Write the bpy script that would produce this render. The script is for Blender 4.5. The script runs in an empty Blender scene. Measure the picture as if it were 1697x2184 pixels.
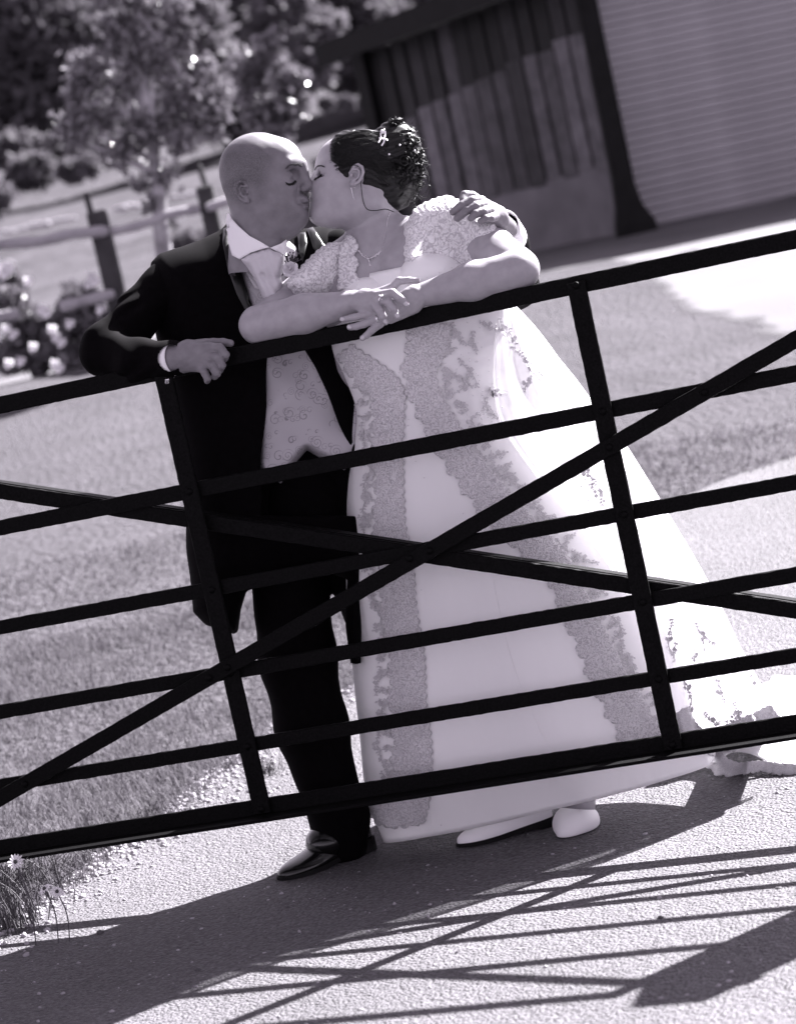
import bpy, bmesh, math, random
import numpy as np
from mathutils import Vector, Matrix
from mathutils.bvhtree import BVHTree
from mathutils.geometry import delaunay_2d_cdt
random.seed(7); rng = np.random.default_rng(7)
scene = bpy.context.scene
COL = scene.collection
# ---------------------------------------------------------------- camera
IMW, IMH, FPX = 1697.0, 2184.0, 5600.0       # working image grid and focal length in its pixels
CX, CY = 848.5, 1092.0
CAM = np.array([2.2061721, -5.9186597, 1.5])
M = np.array([[0.94453711, 0.25055728, -0.21229862],      # right
              [-0.17701176, -0.15608310, -0.97175352],    # down
              [-0.27661614, 0.95543661, -0.10307469]])    # forward
cam = bpy.data.cameras.new('camera'); camo = bpy.data.objects.new('camera', cam); COL.objects.link(camo)
cam.sensor_fit = 'VERTICAL'; cam.sensor_height = 36.0; cam.lens = FPX / IMH * 36.0
cam.clip_start = 0.1; cam.clip_end = 2000
R3 = Matrix(((M[0][0], -M[1][0], -M[2][0]), (M[0][1], -M[1][1], -M[2][1]), (M[0][2], -M[1][2], -M[2][2])))
camo.matrix_world = Matrix.Translation(Vector(CAM)) @ R3.to_4x4()
cam.dof.use_dof = True; cam.dof.focus_distance = 6.2; cam.dof.aperture_fstop = 4.0
scene.camera = camo
scene.render.resolution_x = 795; scene.render.resolution_y = 1024
# ---------------------------------------------------------------- light
SUNV = np.array([-0.63, -1.0, -1.0]); SUNV /= np.linalg.norm(SUNV)     # the way sunlight travels
world = bpy.data.worlds.new('World'); scene.world = world; world.use_nodes = True
nt = world.node_tree; nt.nodes.clear()
out = nt.nodes.new('ShaderNodeOutputWorld'); bg = nt.nodes.new('ShaderNodeBackground')
sky = nt.nodes.new('ShaderNodeTexSky'); sky.sky_type = 'NISHITA'; sky.sun_disc = False
sky.sun_elevation = math.asin(-SUNV[2]); sky.sun_rotation = math.atan2(-SUNV[0], -SUNV[1])
bw = nt.nodes.new('ShaderNodeRGBToBW'); tint = nt.nodes.new('ShaderNodeMixRGB'); tint.blend_type = 'MULTIPLY'
tint.inputs[0].default_value = 1; tint.inputs[2].default_value = (1.0, 0.90, 1.07, 1)
nt.links.new(sky.outputs[0], bw.inputs[0]); nt.links.new(bw.outputs[0], tint.inputs[1])
nt.links.new(tint.outputs[0], bg.inputs[0]); nt.links.new(bg.outputs[0], out.inputs[0])
bg.inputs[1].default_value = 0.050
sun = bpy.data.lights.new('sun', 'SUN'); suno = bpy.data.objects.new('sun', sun); COL.objects.link(suno)
sun.energy = 4.6; sun.angle = math.radians(0.53); sun.color = (1.0, 0.975, 1.0)
suno.rotation_euler = Vector(SUNV).to_track_quat('-Z', 'Y').to_euler(); suno.location = (6, 10, 12)
vs = scene.view_settings; vs.view_transform = 'Standard'; vs.look = 'None'; vs.gamma = 1; vs.use_curve_mapping = False
vs.exposure = 2.8
scene.render.engine = 'CYCLES'
scene.cycles.max_bounces = 8; scene.cycles.transparent_max_bounces = 8

# ---------------------------------------------------------------- helpers
def ray(px, py):
    return np.array([(px - CX) / FPX, (py - CY) / FPX, 1.0]) @ M
def at(px, py, Y):                      # the point of the plane y = Y seen there
    d = ray(px, py); return CAM + d * (Y - CAM[1]) / d[1]
def atD(px, py, D):                     # the point at forward distance D
    return CAM + ray(px, py) * D
def dep(px, py, Y=0.0):
    return (Y - CAM[1]) / ray(px, py)[1]
KY = [-40, 0, 1.0, 2.2, 12, 17, 24, 45, 80, 150, 400]
KZ = [0, 0, 0.0, 0.06, 0.90, 0.92, 1.45, 3.6, 6.4, 15, 30]
CARP = atD(812, 300, 29.0)
def gz(x, y):
    x = np.asarray(x, float); y = np.asarray(y, float)
    t = np.interp(y, KY, KZ)
    t = 0.25 * np.interp(y - .5, KY, KZ) + 0.5 * t + 0.25 * np.interp(y + .5, KY, KZ)
    t = t - 0.031 * (np.clip(x, -2, 3) - .3) - 0.04 * np.clip(y, -2.5, 0)
    t = t - .40 * np.exp(-(((x - CARP[0]) / 3.2) ** 2 + ((y - CARP[1]) / 3.2) ** 2))      # the hollow lane where the car stands
    return t
def ground(px, py):                     # the point of the terrain seen there
    d = ray(px, py); t = 5.0
    for _ in range(4000):
        p = CAM + d * t
        if p[2] <= gz(p[0], p[1]): break
        t += 0.02 + t * .001
    return CAM + d * t
def inpoly(P, poly):
    x, y = P[:, 0], P[:, 1]; r = np.zeros(len(P), bool); n = len(poly)
    for i in range(n):
        x1, y1 = poly[i]; x2, y2 = poly[(i + 1) % n]
        c = ((y1 > y) != (y2 > y)); xi = (x2 - x1) * (y - y1) / ((y2 - y1) if y2 != y1 else 1e-9) + x1
        r ^= c & (x < xi)
    return r

def tone(v, s=.7):                      # the lilac-grey of the print, fading out towards white
    s = s * max(.1, 1 - .9 * v)
    return (v * (1 + .02 * s), v * (1 - .08 * s), v * (1 + .09 * s), 1)
def mat(name, v, rough=.6, spec=.5, noise=0, nscale=20, bump=0, bscale=60, metal=0, sheen=0, sub=0, coat=0, rnd=0, trans=0, detail=4, bdist=.002, v2=None):
    m = bpy.data.materials.new(name); m.use_nodes = True; n = m.node_tree.nodes; l = m.node_tree.links
    b = n['Principled BSDF']; b.inputs['Base Color'].default_value = tone(v)
    b.inputs['Roughness'].default_value = rough; b.inputs['Metallic'].default_value = metal
    b.inputs['Specular IOR Level'].default_value = spec
    if sheen: b.inputs['Sheen Weight'].default_value = sheen
    if coat: b.inputs['Coat Weight'].default_value = coat
    if sub:
        b.inputs['Subsurface Weight'].default_value = sub; b.inputs['Subsurface Radius'].default_value = (.012, .009, .01)
        b.inputs['Subsurface Scale'].default_value = 1.0
    tc = n.new('ShaderNodeTexCoord'); col = None
    if noise or v2 is not None:
        t = n.new('ShaderNodeTexNoise'); t.inputs['Scale'].default_value = nscale; t.inputs['Detail'].default_value = detail
        l.new(tc.outputs['Object'], t.inputs['Vector'])
        r = n.new('ShaderNodeValToRGB'); r.color_ramp.elements[0].position = .3; r.color_ramp.elements[1].position = .7
        a, c = (v * (1 - noise), v * (1 + noise)) if v2 is None else (v, v2)
        r.color_ramp.elements[0].color = tone(a); r.color_ramp.elements[1].color = tone(c)
        l.new(t.outputs[0], r.inputs[0]); l.new(r.outputs[0], b.inputs['Base Color']); col = r.outputs[0]
    if rnd:
        oi = n.new('ShaderNodeObjectInfo'); mr = n.new('ShaderNodeMapRange')
        mr.inputs['To Min'].default_value = 1 - rnd; mr.inputs['To Max'].default_value = 1 + rnd
        l.new(oi.outputs['Random'], mr.inputs[0])
        mx = n.new('ShaderNodeVectorMath'); mx.operation = 'SCALE'
        if col is not None: l.new(col, mx.inputs[0])
        else: mx.inputs[0].default_value = tone(v)[:3]
        l.new(mr.outputs[0], mx.inputs['Scale']); l.new(mx.outputs[0], b.inputs['Base Color'])
    if bump:
        t = n.new('ShaderNodeTexNoise'); t.inputs['Scale'].default_value = bscale; t.inputs['Detail'].default_value = 5
        l.new(tc.outputs['Object'], t.inputs['Vector'])
        bp = n.new('ShaderNodeBump'); bp.inputs['Strength'].default_value = bump; bp.inputs['Distance'].default_value = bdist
        l.new(t.outputs[0], bp.inputs['Height']); l.new(bp.outputs[0], b.inputs['Normal'])
    if trans:
        tr = n.new('ShaderNodeBsdfTranslucent'); ms = n.new('ShaderNodeMixShader'); ms.inputs[0].default_value = trans
        tr.inputs[0].default_value = tone(v)
        o = n['Material Output']; l.new(b.outputs[0], ms.inputs[1]); l.new(tr.outputs[0], ms.inputs[2]); l.new(ms.outputs[0], o.inputs[0])
    return m

def link(name, me, m=None, parent=None, smooth=False):
    o = bpy.data.objects.new(name, me); COL.objects.link(o)
    if m is not None: me.materials.append(m)
    if parent is not None: o.parent = parent
    if smooth: me.shade_smooth()
    return o
def mesh(name, V, Fs, m=None, parent=None, smooth=False):
    me = bpy.data.meshes.new(name); V = np.asarray(V, float); Fs = np.asarray(Fs) if not isinstance(Fs, list) else Fs
    me.from_pydata(V.tolist(), [], Fs.tolist() if isinstance(Fs, np.ndarray) else Fs); me.update()
    return link(name, me, m, parent, smooth)
def meshq(name, V, Q, m=None, parent=None, smooth=True):      # fast arrays of quads or triangles
    me = bpy.data.meshes.new(name); V = np.asarray(V, np.float32); Q = np.asarray(Q, np.int32); k = Q.shape[1]
    me.vertices.add(len(V)); me.vertices.foreach_set('co', V.ravel())
    me.loops.add(Q.size); me.loops.foreach_set('vertex_index', Q.ravel())
    me.polygons.add(len(Q)); me.polygons.foreach_set('loop_start', np.arange(0, Q.size, k, dtype=np.int32))
    me.update(calc_edges=True); me.validate()
    return link(name, me, m, parent, smooth)
def empty(name, loc, label, cat, group=None):
    o = bpy.data.objects.new(name, None); COL.objects.link(o); o.location = Vector(loc); o.empty_display_size = .1
    tag(o, label, cat, group); return o
def tag(o, label=None, cat=None, group=None, kind=None):
    if label: o['label'] = label
    if cat: o['category'] = cat
    if group: o['group'] = group
    if kind: o['kind'] = kind
    return o
def child(o, parent):                   # parent an object built in world coordinates to a thing
    o.parent = parent; 
    o.matrix_parent_inverse = worldm(parent).inverted(); return o
def worldm(q):
    w = Matrix.Translation(q.location)
    return w if q.parent is None else worldm(q.parent) @ q.matrix_parent_inverse @ w
def bar(a, b, w, h, up=(0, 0, 1), bev=.0015):        # straight bar of section w (across) x h (along 'up')
    a, b, up = Vector(a), Vector(b), Vector(up); d = (b - a); L = d.length; d.normalize()
    s = d.cross(up).normalized(); u = s.cross(d).normalized()
    bm = bmesh.new(); r = []
    for p in (a, b):
        for i, j in ((-1, -1), (1, -1), (1, 1), (-1, 1)):
            r.append(bm.verts.new(p + s * (i * w / 2) + u * (j * h / 2)))
    for f in ((0, 1, 2, 3), (7, 6, 5, 4), (0, 4, 5, 1), (1, 5, 6, 2), (2, 6, 7, 3), (3, 7, 4, 0)): bm.faces.new([r[i] for i in f])
    if bev: bmesh.ops.bevel(bm, geom=bm.edges[:], offset=bev, segments=1, affect='EDGES')
    bmesh.ops.recalc_face_normals(bm, faces=bm.faces[:]); return bm
def bmobj(name, bm, m=None, parent=None, smooth=False):
    me = bpy.data.meshes.new(name); bm.to_mesh(me); bm.free(); return link(name, me, m, parent, smooth)
def tube(pts, rad, seg=6, cap=True):    # returns verts, quads of a tube along points
    P = np.asarray(pts, float); n = len(P); rad = np.broadcast_to(np.asarray(rad, float), (n,))
    T = np.gradient(P, axis=0); T /= np.linalg.norm(T, axis=1)[:, None] + 1e-12
    u = np.cross(T[0], [0.13, 0.2, 1.0]); u /= np.linalg.norm(u) + 1e-9; V = []
    for i in range(n):
        u = u - T[i] * np.dot(u, T[i]); u /= np.linalg.norm(u) + 1e-9; w = np.cross(T[i], u)
        a = np.linspace(0, 2 * np.pi, seg, endpoint=False)
        V.append(P[i] + rad[i] * (np.cos(a)[:, None] * u + np.sin(a)[:, None] * w))
    V = np.concatenate(V); Q = []
    for i in range(n - 1):
        for j in range(seg):
            k = (j + 1) % seg; Q.append((i * seg + j, i * seg + k, (i + 1) * seg + k, (i + 1) * seg + j))
    return V, np.array(Q)
def catmull(pts, n=8):
    P = np.asarray(pts, float); P = np.vstack([2 * P[0] - P[1], P, 2 * P[-1] - P[-2]]); o = []
    for i in range(1, len(P) - 2):
        for t in np.linspace(0, 1, n, endpoint=False):
            a, b, c, d = P[i - 1], P[i], P[i + 1], P[i + 2]
            o.append(.5 * ((2 * b) + (-a + c) * t + (2 * a - 5 * b + 4 * c - d) * t * t + (-a + 3 * b - 3 * c + d) * t ** 3))
    o.append(P[-2]); return np.array(o)
class Heap:                              # collects quads of many small shapes into one mesh
    def __init__(s): s.V = []; s.Q = []; s.n = 0
    def add(s, V, Q): s.V.append(np.asarray(V)); s.Q.append(np.asarray(Q) + s.n); s.n += len(V)
    def build(s, name, m, parent=None, smooth=True):
        o = meshq(name, np.concatenate(s.V), np.concatenate(s.Q), m, None, smooth)
        if parent is not None: child(o, parent)
        return o
def ball(c, r, seg=10, ring=6, sq=(1, 1, 1)):
    V = []; Q = []
    for i in range(ring + 1):
        th = math.pi * (i + .02) / (ring + .04)
        for j in range(seg):
            ph = 2 * math.pi * j / seg
            V.append((c[0] + r * sq[0] * math.sin(th) * math.cos(ph), c[1] + r * sq[1] * math.sin(th) * math.sin(ph), c[2] + r * sq[2] * math.cos(th)))
    for i in range(ring):
        for j in range(seg):
            k = (j + 1) % seg; Q.append((i * seg + j, (i + 1) * seg + j, (i + 1) * seg + k, i * seg + k))
    return np.array(V), np.array(Q)

# ---- sculpting: signed distance fields in camera-aligned metric axes, meshed by surface nets
def CC(px, py, D): return np.array([(px - CX) / FPX * D, (py - CY) / FPX * D, D])
def sd_ell(P, c, r, rot=None):
    p = P - c
    if rot is not None:
        ca, sa = math.cos(rot), math.sin(rot); x = p[:, 0] * ca + p[:, 1] * sa; y = -p[:, 0] * sa + p[:, 1] * ca
        p = np.stack([x, y, p[:, 2]], 1)
    k0 = np.linalg.norm(p / r, axis=1); k1 = np.linalg.norm(p / (np.array(r) ** 2), axis=1)
    return k0 * (k0 - 1) / (k1 + 1e-9)
def sd_cap(P, a, b, ra, rb):
    ab = b - a; t = np.clip(((P - a) @ ab) / (ab @ ab + 1e-12), 0, 1)
    return np.linalg.norm(P - a - t[:, None] * ab, axis=1) - (ra + (rb - ra) * t)
def sd_poly(X, Y, poly):                # negative inside
    d = np.full(len(X), 1e9); s = np.zeros(len(X), bool); n = len(poly)
    for i in range(n):
        x1, y1 = poly[i]; x2, y2 = poly[(i + 1) % n]; ex, ey = x2 - x1, y2 - y1
        wx, wy = X - x1, Y - y1; t = np.clip((wx * ex + wy * ey) / (ex * ex + ey * ey + 1e-9), 0, 1)
        d = np.minimum(d, (wx - ex * t) ** 2 + (wy - ey * t) ** 2)
        c = ((y1 > Y) != (y2 > Y)); s ^= c & (X < ex * (Y - y1) / (ey if ey else 1e-9) + x1)
    d = np.sqrt(d); return np.where(s, -d, d)
def smin(a, b, k):
    if k <= 0: return np.minimum(a, b)
    h = np.clip(.5 + .5 * (b - a) / k, 0, 1); return b * (1 - h) + a * h - k * h * (1 - h)
def wob(P, f, seed=0):
    a = P * f + seed
    return np.sin(a[:, 0] + 1.3 * np.sin(a[:, 1] * .7)) * np.cos(a[:, 1] * 1.1 + np.sin(a[:, 2])) * .6 + .4 * np.sin(a[:, 0] * 2.1 + a[:, 2] * 1.7) * np.cos(a[:, 1] * 1.9)
class Sculpt:
    def __init__(s): s.ops = []; s.disp = None
    def ell(s, c, r, k=.01, rot=None, sub=False): s.ops.append(('e', c, np.array(r), rot, k, sub)); return s
    def cap(s, a, b, ra, rb=None, k=.01, sub=False): s.ops.append(('c', a, b, ra, ra if rb is None else rb, k, sub)); return s
    def puff(s, poly, D, R, T, k=.01, sub=False, slope=0):   # inflated outline: depth D (m), rim radius R, half thickness T
        s.ops.append(('p', smooth_poly(poly), D, R, T, slope, k, sub)); return s
    def fn(s, f, k=.01, sub=False): s.ops.append(('f', f, k, sub)); return s
    def ev(s, P):
        P = np.asarray(P, float); d = None
        for o in s.ops:
            if o[0] == 'e': v = sd_ell(P, o[1], o[2], o[3])
            elif o[0] == 'c': v = sd_cap(P, o[1], o[2], o[3], o[4])
            elif o[0] == 'f': v = o[1](P)
            else:
                _, poly, D, R, T, sl, k, sub = o
                X = P[:, 0] / P[:, 2] * FPX + CX; Y = P[:, 1] / P[:, 2] * FPX + CY
                Dm = D(X, Y) if callable(D) else D
                ds = -sd_poly(X, Y, poly) / FPX * Dm
                v = (np.hypot(np.maximum(R - ds, 0) / R, (P[:, 2] - Dm) / T) - 1) * min(R, T)
            k, sub = o[-2], o[-1]
            if d is None: d = v
            elif sub: d = -smin(-d, v, k)
            else: d = smin(d, v, k)
        if s.disp is not None: d = d + s.disp(P)
        return d
def smooth_poly(p):
    return [tuple(q) for q in np.asarray(p, float)]
def nets(S, lo, hi, h, cut=None):
    lo = np.array(lo, float); hi = np.array(hi, float); B = 8
    nb = np.maximum(1, np.ceil((hi - lo) / (h * B)).astype(int)); n = nb * B + 1
    g = np.full(n, 1.0, np.float32); cb = h * B
    ci = np.stack(np.meshgrid(*[np.arange(k) for k in nb], indexing='ij'), -1).reshape(-1, 3)
    cen = lo + (ci + .5) * cb; dv = S.ev(cen); act = np.abs(dv) < cb * 1.5
    ins = ci[(~act) & (dv < 0)]
    for b in ins: g[b[0] * B:b[0] * B + B + 1, b[1] * B:b[1] * B + B + 1, b[2] * B:b[2] * B + B + 1] = -1
    a = ci[act]; r = np.arange(B + 1); loc = np.stack(np.meshgrid(r, r, r, indexing='ij'), -1).reshape(-1, 3)
    for s0 in range(0, len(a), 400):
        aa = a[s0:s0 + 400]; idx = (aa[:, None, :] * B + loc[None]).reshape(-1, 3)
        v = S.ev(lo + idx * h); g[idx[:, 0], idx[:, 1], idx[:, 2]] = v
    sg = g < 0; nx, ny, nz = g.shape
    corners = [(0, 0, 0), (1, 0, 0), (0, 1, 0), (1, 1, 0), (0, 0, 1), (1, 0, 1), (0, 1, 1), (1, 1, 1)]
    c = [sg[i:nx - 1 + i, j:ny - 1 + j, k:nz - 1 + k] for i, j, k in corners]
    cnt = sum(x.astype(np.int8) for x in c); cells = np.argwhere((cnt > 0) & (cnt < 8)); 
    vid = np.full((nx - 1, ny - 1, nz - 1), -1, np.int32); vid[cells[:, 0], cells[:, 1], cells[:, 2]] = np.arange(len(cells))
    acc = np.zeros((len(cells), 3)); w = np.zeros(len(cells)); cr = np.array(corners)
    gv = [g[cells[:, 0] + i, cells[:, 1] + j, cells[:, 2] + k] for i, j, k in corners]
    for p, q in ((0, 1), (2, 3), (4, 5), (6, 7), (0, 2), (1, 3), (4, 6), (5, 7), (0, 4), (1, 5), (2, 6), (3, 7)):
        m_ = (gv[p] < 0) != (gv[q] < 0); t = gv[p] / (gv[p] - gv[q] + 1e-12); t = np.clip(t, 0, 1)
        pt = cr[p] + (cr[q] - cr[p]) * t[:, None]; acc[m_] += pt[m_]; w[m_] += 1
    V = lo + (cells + acc / w[:, None]) * h
    Q = []
    for ax in range(3):
        o1, o2 = [(1, 2), (2, 0), (0, 1)][ax]
        sl = [slice(1, -1)] * 3; sl[ax] = slice(0, -1)
        A = sg[tuple(slice(0, -1) if i == ax else slice(1, -1) for i in range(3))]
        Bq = sg[tuple(slice(1, None) if i == ax else slice(1, -1) for i in range(3))]
        e = np.argwhere(A != Bq); 
        if len(e) == 0: continue
        fl = A[e[:, 0], e[:, 1], e[:, 2]]
        base = e.copy(); 
        for i in range(3):
            if i != ax: base[:, i] += 1
        d1 = np.zeros(3, int); d1[o1] = 1; d2 = np.zeros(3, int); d2[o2] = 1
        def gid(x): return vid[x[:, 0], x[:, 1], x[:, 2]]
        q = np.stack([gid(base - d1 - d2), gid(base - d2), gid(base), gid(base - d1)], 1)
        q[~fl] = q[~fl][:, ::-1]; Q.append(q)
    Q = np.concatenate(Q); Q = Q[(Q >= 0).all(1)]
    return V, Q
def toworld(V): return CAM + np.asarray(V) @ M
def bounds(pts, pad):
    P = np.array(pts); return P.min(0) - pad, P.max(0) + pad
BVHS = {}
def bvh_of(V, Q): return BVHTree.FromPolygons([tuple(v) for v in V], [tuple(int(i) for i in q) for q in Q])
def drape(name, poly, trees, m, parent, off=.003, thick=.002, step=6, fallback=None, smooth=True, noise=0):
    """a piece of cloth cut along an outline and laid on what is beneath it"""
    if not isinstance(trees, (list, tuple)): trees = [trees]
    poly = [Vector((float(a), float(b))) for a, b in poly]; n = len(poly)
    xs = [p.x for p in poly]; ys = [p.y for p in poly]; pts = list(poly)
    gx = np.arange(min(xs), max(xs), step); gy = np.arange(min(ys), max(ys), step)
    G = np.stack(np.meshgrid(gx, gy), -1).reshape(-1, 2) + rng.uniform(-.15, .15, (len(gx) * len(gy), 2)) * step
    if len(G):
        sd = sd_poly(G[:, 0], G[:, 1], [tuple(p) for p in poly]); G = G[sd < -step * .35]
        pts += [Vector(g) for g in G]
    r = delaunay_2d_cdt(pts, [], [list(range(n))], 1, 1e-4)
    V2, F = r[0], r[2]; co = []; last = fallback
    o = Vector(CAM); bad = []
    for i, p in enumerate(V2):
        d = Vector(ray(p.x, p.y)).normalized(); best = None
        for t in trees:
            h = t.ray_cast(o, d)
            if h[0] is not None and (best is None or h[3] < best[0]): best = (h[3], h[0], h[1])
        if best is None: co.append(None); bad.append(i)
        else:
            nn = best[2] if best[2].dot(d) < 0 else -best[2]; nn = (nn * .5 - d * .5).normalized()
            co.append(best[1] + nn * (off + (random.uniform(-noise, noise) if noise else 0)))
    good = [i for i in range(len(co)) if co[i] is not None]
    if not good: return None
    for i in bad:
        j = min(good, key=lambda k: (V2[k] - V2[i]).length); dd = Vector(ray(V2[i].x, V2[i].y)).normalized()
        co[i] = o + dd * (co[j] - o).length
    me = bpy.data.meshes.new(name); me.from_pydata([tuple(c) for c in co], [], [list(f) for f in F]); me.update()
    ob = link(name, me, m, None, smooth)
    if parent is not None: child(ob, parent)
    md = ob.modifiers.new('s', 'SOLIDIFY'); md.thickness = thick; md.offset = 0
    return ob
def scallop(pts, amp=3, per=14, seed=0, closed=True):
    """adds little half-round bites along an outline given in order"""
    P = [np.array(p, float) for p in pts]; o = []; n = len(P); acc = 0
    area = sum(P[i][0] * P[(i + 1) % n][1] - P[(i + 1) % n][0] * P[i][1] for i in range(n)); sg = 1 if area > 0 else -1
    for i in range(n if closed else n - 1):
        a, b = P[i], P[(i + 1) % n]; L = np.linalg.norm(b - a); k = max(1, int(L / 3)); nrm = np.array([(b - a)[1], -(b - a)[0]]) / (L + 1e-9) * sg
        for j in range(k):
            s = L * j / k; ph = (acc + s) / per
            o.append(tuple(a + (b - a) * j / k + nrm * amp * abs(math.sin(math.pi * ph))))
        acc += L
    return o
# ================================================================ MATERIALS
m_black = mat('black_paint', .0010, rough=.55, spec=.05, v2=.0045, nscale=190, bump=.5, bscale=260, bdist=.0015)
m_lawn = mat('lawn', .055, rough=.95, spec=.1, v2=.075, nscale=2.2, detail=8, bump=1, bscale=26, bdist=.05)
m_field = mat('field_grass', .040, rough=1, spec=.05, v2=.075, nscale=.5, detail=8, bump=.6, bscale=3, bdist=.2)
m_blade = mat('grass_blade', .115, rough=.7, spec=.12, rnd=0, v2=.14, nscale=9, trans=.35)
m_leaf = mat('leaf', .10, rough=.34, spec=.6, v2=.20, nscale=3, trans=.3)
m_leafd = mat('dark_leaf', .10, rough=.7, spec=.15, v2=.17, nscale=1.2, trans=.5)
m_leafm = mat('mid_leaf', .11, rough=.7, spec=.2, v2=.19, nscale=.8, trans=.4)
m_bark = mat('bark', .05, rough=.9, noise=.4, nscale=8, bump=.8, bscale=20, bdist=.01)
m_birch = mat('pale_bark', .45, rough=.7, v2=.08, nscale=7, bump=.3, bscale=30)
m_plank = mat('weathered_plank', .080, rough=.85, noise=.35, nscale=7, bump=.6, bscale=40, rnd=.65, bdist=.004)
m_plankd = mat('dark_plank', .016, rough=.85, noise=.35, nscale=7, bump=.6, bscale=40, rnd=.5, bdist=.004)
m_conc = mat('rendered_block', .13, rough=.9, noise=.25, nscale=2.5, bump=.5, bscale=30, detail=8)
m_slat = mat('shutter_steel', .25, rough=.42, noise=.12, nscale=1.3, rnd=.05, spec=.5)
m_dark = mat('dark_steel', .006, spec=.15, rough=.7, noise=.3, nscale=10)
m_rail = mat('split_rail', .22, rough=.85, v2=.36, nscale=6, bump=.7, bscale=30, bdist=.006)
m_post = mat('old_post', .030, rough=.9, noise=.4, nscale=9, bump=.8, bscale=30, bdist=.006)
m_car = mat('dark_car_paint', .012, rough=.2, spec=.7, coat=.8)
m_glass = mat('tinted_glass', .01, rough=.08, spec=.8)
m_chrome = mat('bright_trim', .5, rough=.2, metal=1)
m_petal = mat('petal', .75, rough=.6, noise=.05, trans=.3)
m_dirt = mat('soil', .05, rough=1, noise=.4, nscale=10, bump=1, bscale=50, bdist=.01)
m_stone = mat('pebble', .24, rough=.8, noise=.35, nscale=40, v2=.36)
# road: worn chippings in pale binder
def road_mat():
    m = bpy.data.materials.new('chip_road'); m.use_nodes = True; n = m.node_tree.nodes; l = m.node_tree.links; b = n['Principled BSDF']
    tc = n.new('ShaderNodeTexCoord'); b.inputs['Roughness'].default_value = .75; b.inputs['Specular IOR Level'].default_value = .35
    vo = n.new('ShaderNodeTexVoronoi'); vo.inputs['Scale'].default_value = 130; l.new(tc.outputs['Object'], vo.inputs[0])
    vo2 = n.new('ShaderNodeTexVoronoi'); vo2.inputs['Scale'].default_value = 52; l.new(tc.outputs['Object'], vo2.inputs[0])
    n1 = n.new('ShaderNodeTexNoise'); n1.inputs['Scale'].default_value = 1.6; n1.inputs['Detail'].default_value = 9; l.new(tc.outputs['Object'], n1.inputs[0])
    n2 = n.new('ShaderNodeTexNoise'); n2.inputs['Scale'].default_value = 95; n2.inputs['Detail'].default_value = 6; l.new(tc.outputs['Object'], n2.inputs[0])
    rp = n.new('ShaderNodeValToRGB'); rp.color_ramp.elements[0].position = .3; rp.color_ramp.elements[1].position = .66
    rp.color_ramp.elements[0].color = tone(.045); rp.color_ramp.elements[1].color = tone(.108); l.new(n2.outputs[0], rp.inputs[0])
    r1 = n.new('ShaderNodeMapRange'); r1.inputs['From Min'].default_value = .3; r1.inputs['From Max'].default_value = .7
    r1.inputs['To Min'].default_value = .82; r1.inputs['To Max'].default_value = 1.15; l.new(n1.outputs[0], r1.inputs[0])
    sep = n.new('ShaderNodeSeparateColor'); l.new(vo.outputs['Color'], sep.inputs[0])
    r2 = n.new('ShaderNodeMapRange'); r2.inputs['To Min'].default_value = .72; r2.inputs['To Max'].default_value = 1.25; l.new(sep.outputs[0], r2.inputs[0])
    mu = n.new('ShaderNodeMath'); mu.operation = 'MULTIPLY'; l.new(r1.outputs[0], mu.inputs[0]); l.new(r2.outputs[0], mu.inputs[1])
    sc = n.new('ShaderNodeVectorMath'); sc.operation = 'SCALE'; l.new(rp.outputs[0], sc.inputs[0]); l.new(mu.outputs[0], sc.inputs['Scale'])
    l.new(sc.outputs[0], b.inputs['Base Color'])
    h1 = n.new('ShaderNodeMath'); h1.operation = 'MULTIPLY_ADD'; h1.inputs[1].default_value = -1.2; l.new(vo.outputs['Distance'], h1.inputs[0])
    h2 = n.new('ShaderNodeMath'); h2.operation = 'MULTIPLY_ADD'; h2.inputs[1].default_value = -.8; l.new(vo2.outputs['Distance'], h2.inputs[0]); l.new(h1.outputs[0], h2.inputs[2])
    h3 = n.new('ShaderNodeMath'); h3.operation = 'MULTIPLY_ADD'; h3.inputs[1].default_value = 1.2; l.new(n2.outputs[0], h3.inputs[0]); l.new(h2.outputs[0], h3.inputs[2])
    h1.inputs[2].default_value = 1
    bp = n.new('ShaderNodeBump'); bp.inputs['Strength'].default_value = 1; bp.inputs['Distance'].default_value = .0055
    l.new(h3.outputs[0], bp.inputs['Height']); l.new(bp.outputs[0], b.inputs['Normal']); return m
m_road = road_mat()

# ================================================================ GROUND
def grid(xs, ys, zf):
    X, Y = np.meshgrid(xs, ys); Z = zf(X, Y); V = np.stack([X, Y, Z], -1).reshape(-1, 3); nx = len(xs); Q = []
    i = np.arange(len(ys) - 1)[:, None] * nx + np.arange(nx - 1)[None]; i = i.ravel()
    return V, np.stack([i, i + 1, i + nx + 1, i + nx], 1)
def steps(a, b, lo, hi): return np.concatenate([[a], lo, [b]])
xs = np.unique(np.concatenate([np.linspace(-300, -30, 14), np.linspace(-30, -8, 23), np.linspace(-8, 6, 60), np.linspace(6, 30, 18), np.linspace(30, 300, 12)]))
ys = np.unique(np.concatenate([np.linspace(-40, -5, 8), np.linspace(-5, 20, 101), np.linspace(20, 60, 50), np.linspace(60, 400, 60)]))
def zlawn(X, Y):
    far = np.clip((Y - 18) / 30, 0, 1)
    return gz(X, Y) - .004 + .012 * np.sin(X * 2.3 + Y) * np.cos(Y * 1.7) * np.clip((Y - 1) / 4, 0, 1) + far * (.5 * np.sin(X * .11 + 1) + .4 * np.sin(Y * .17 + X * .05)) - .4 * far
V, Q = grid(xs, ys, zlawn)
lawn = meshq('ground', V, Q, m_lawn); lawn.data.materials.append(m_field)
for p_ in lawn.data.polygons: p_.material_index = 1 if p_.center.y > 20 + 1.5 * math.sin(p_.center.x * .3) else 0
lawn; tag(lawn, kind='structure')
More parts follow.
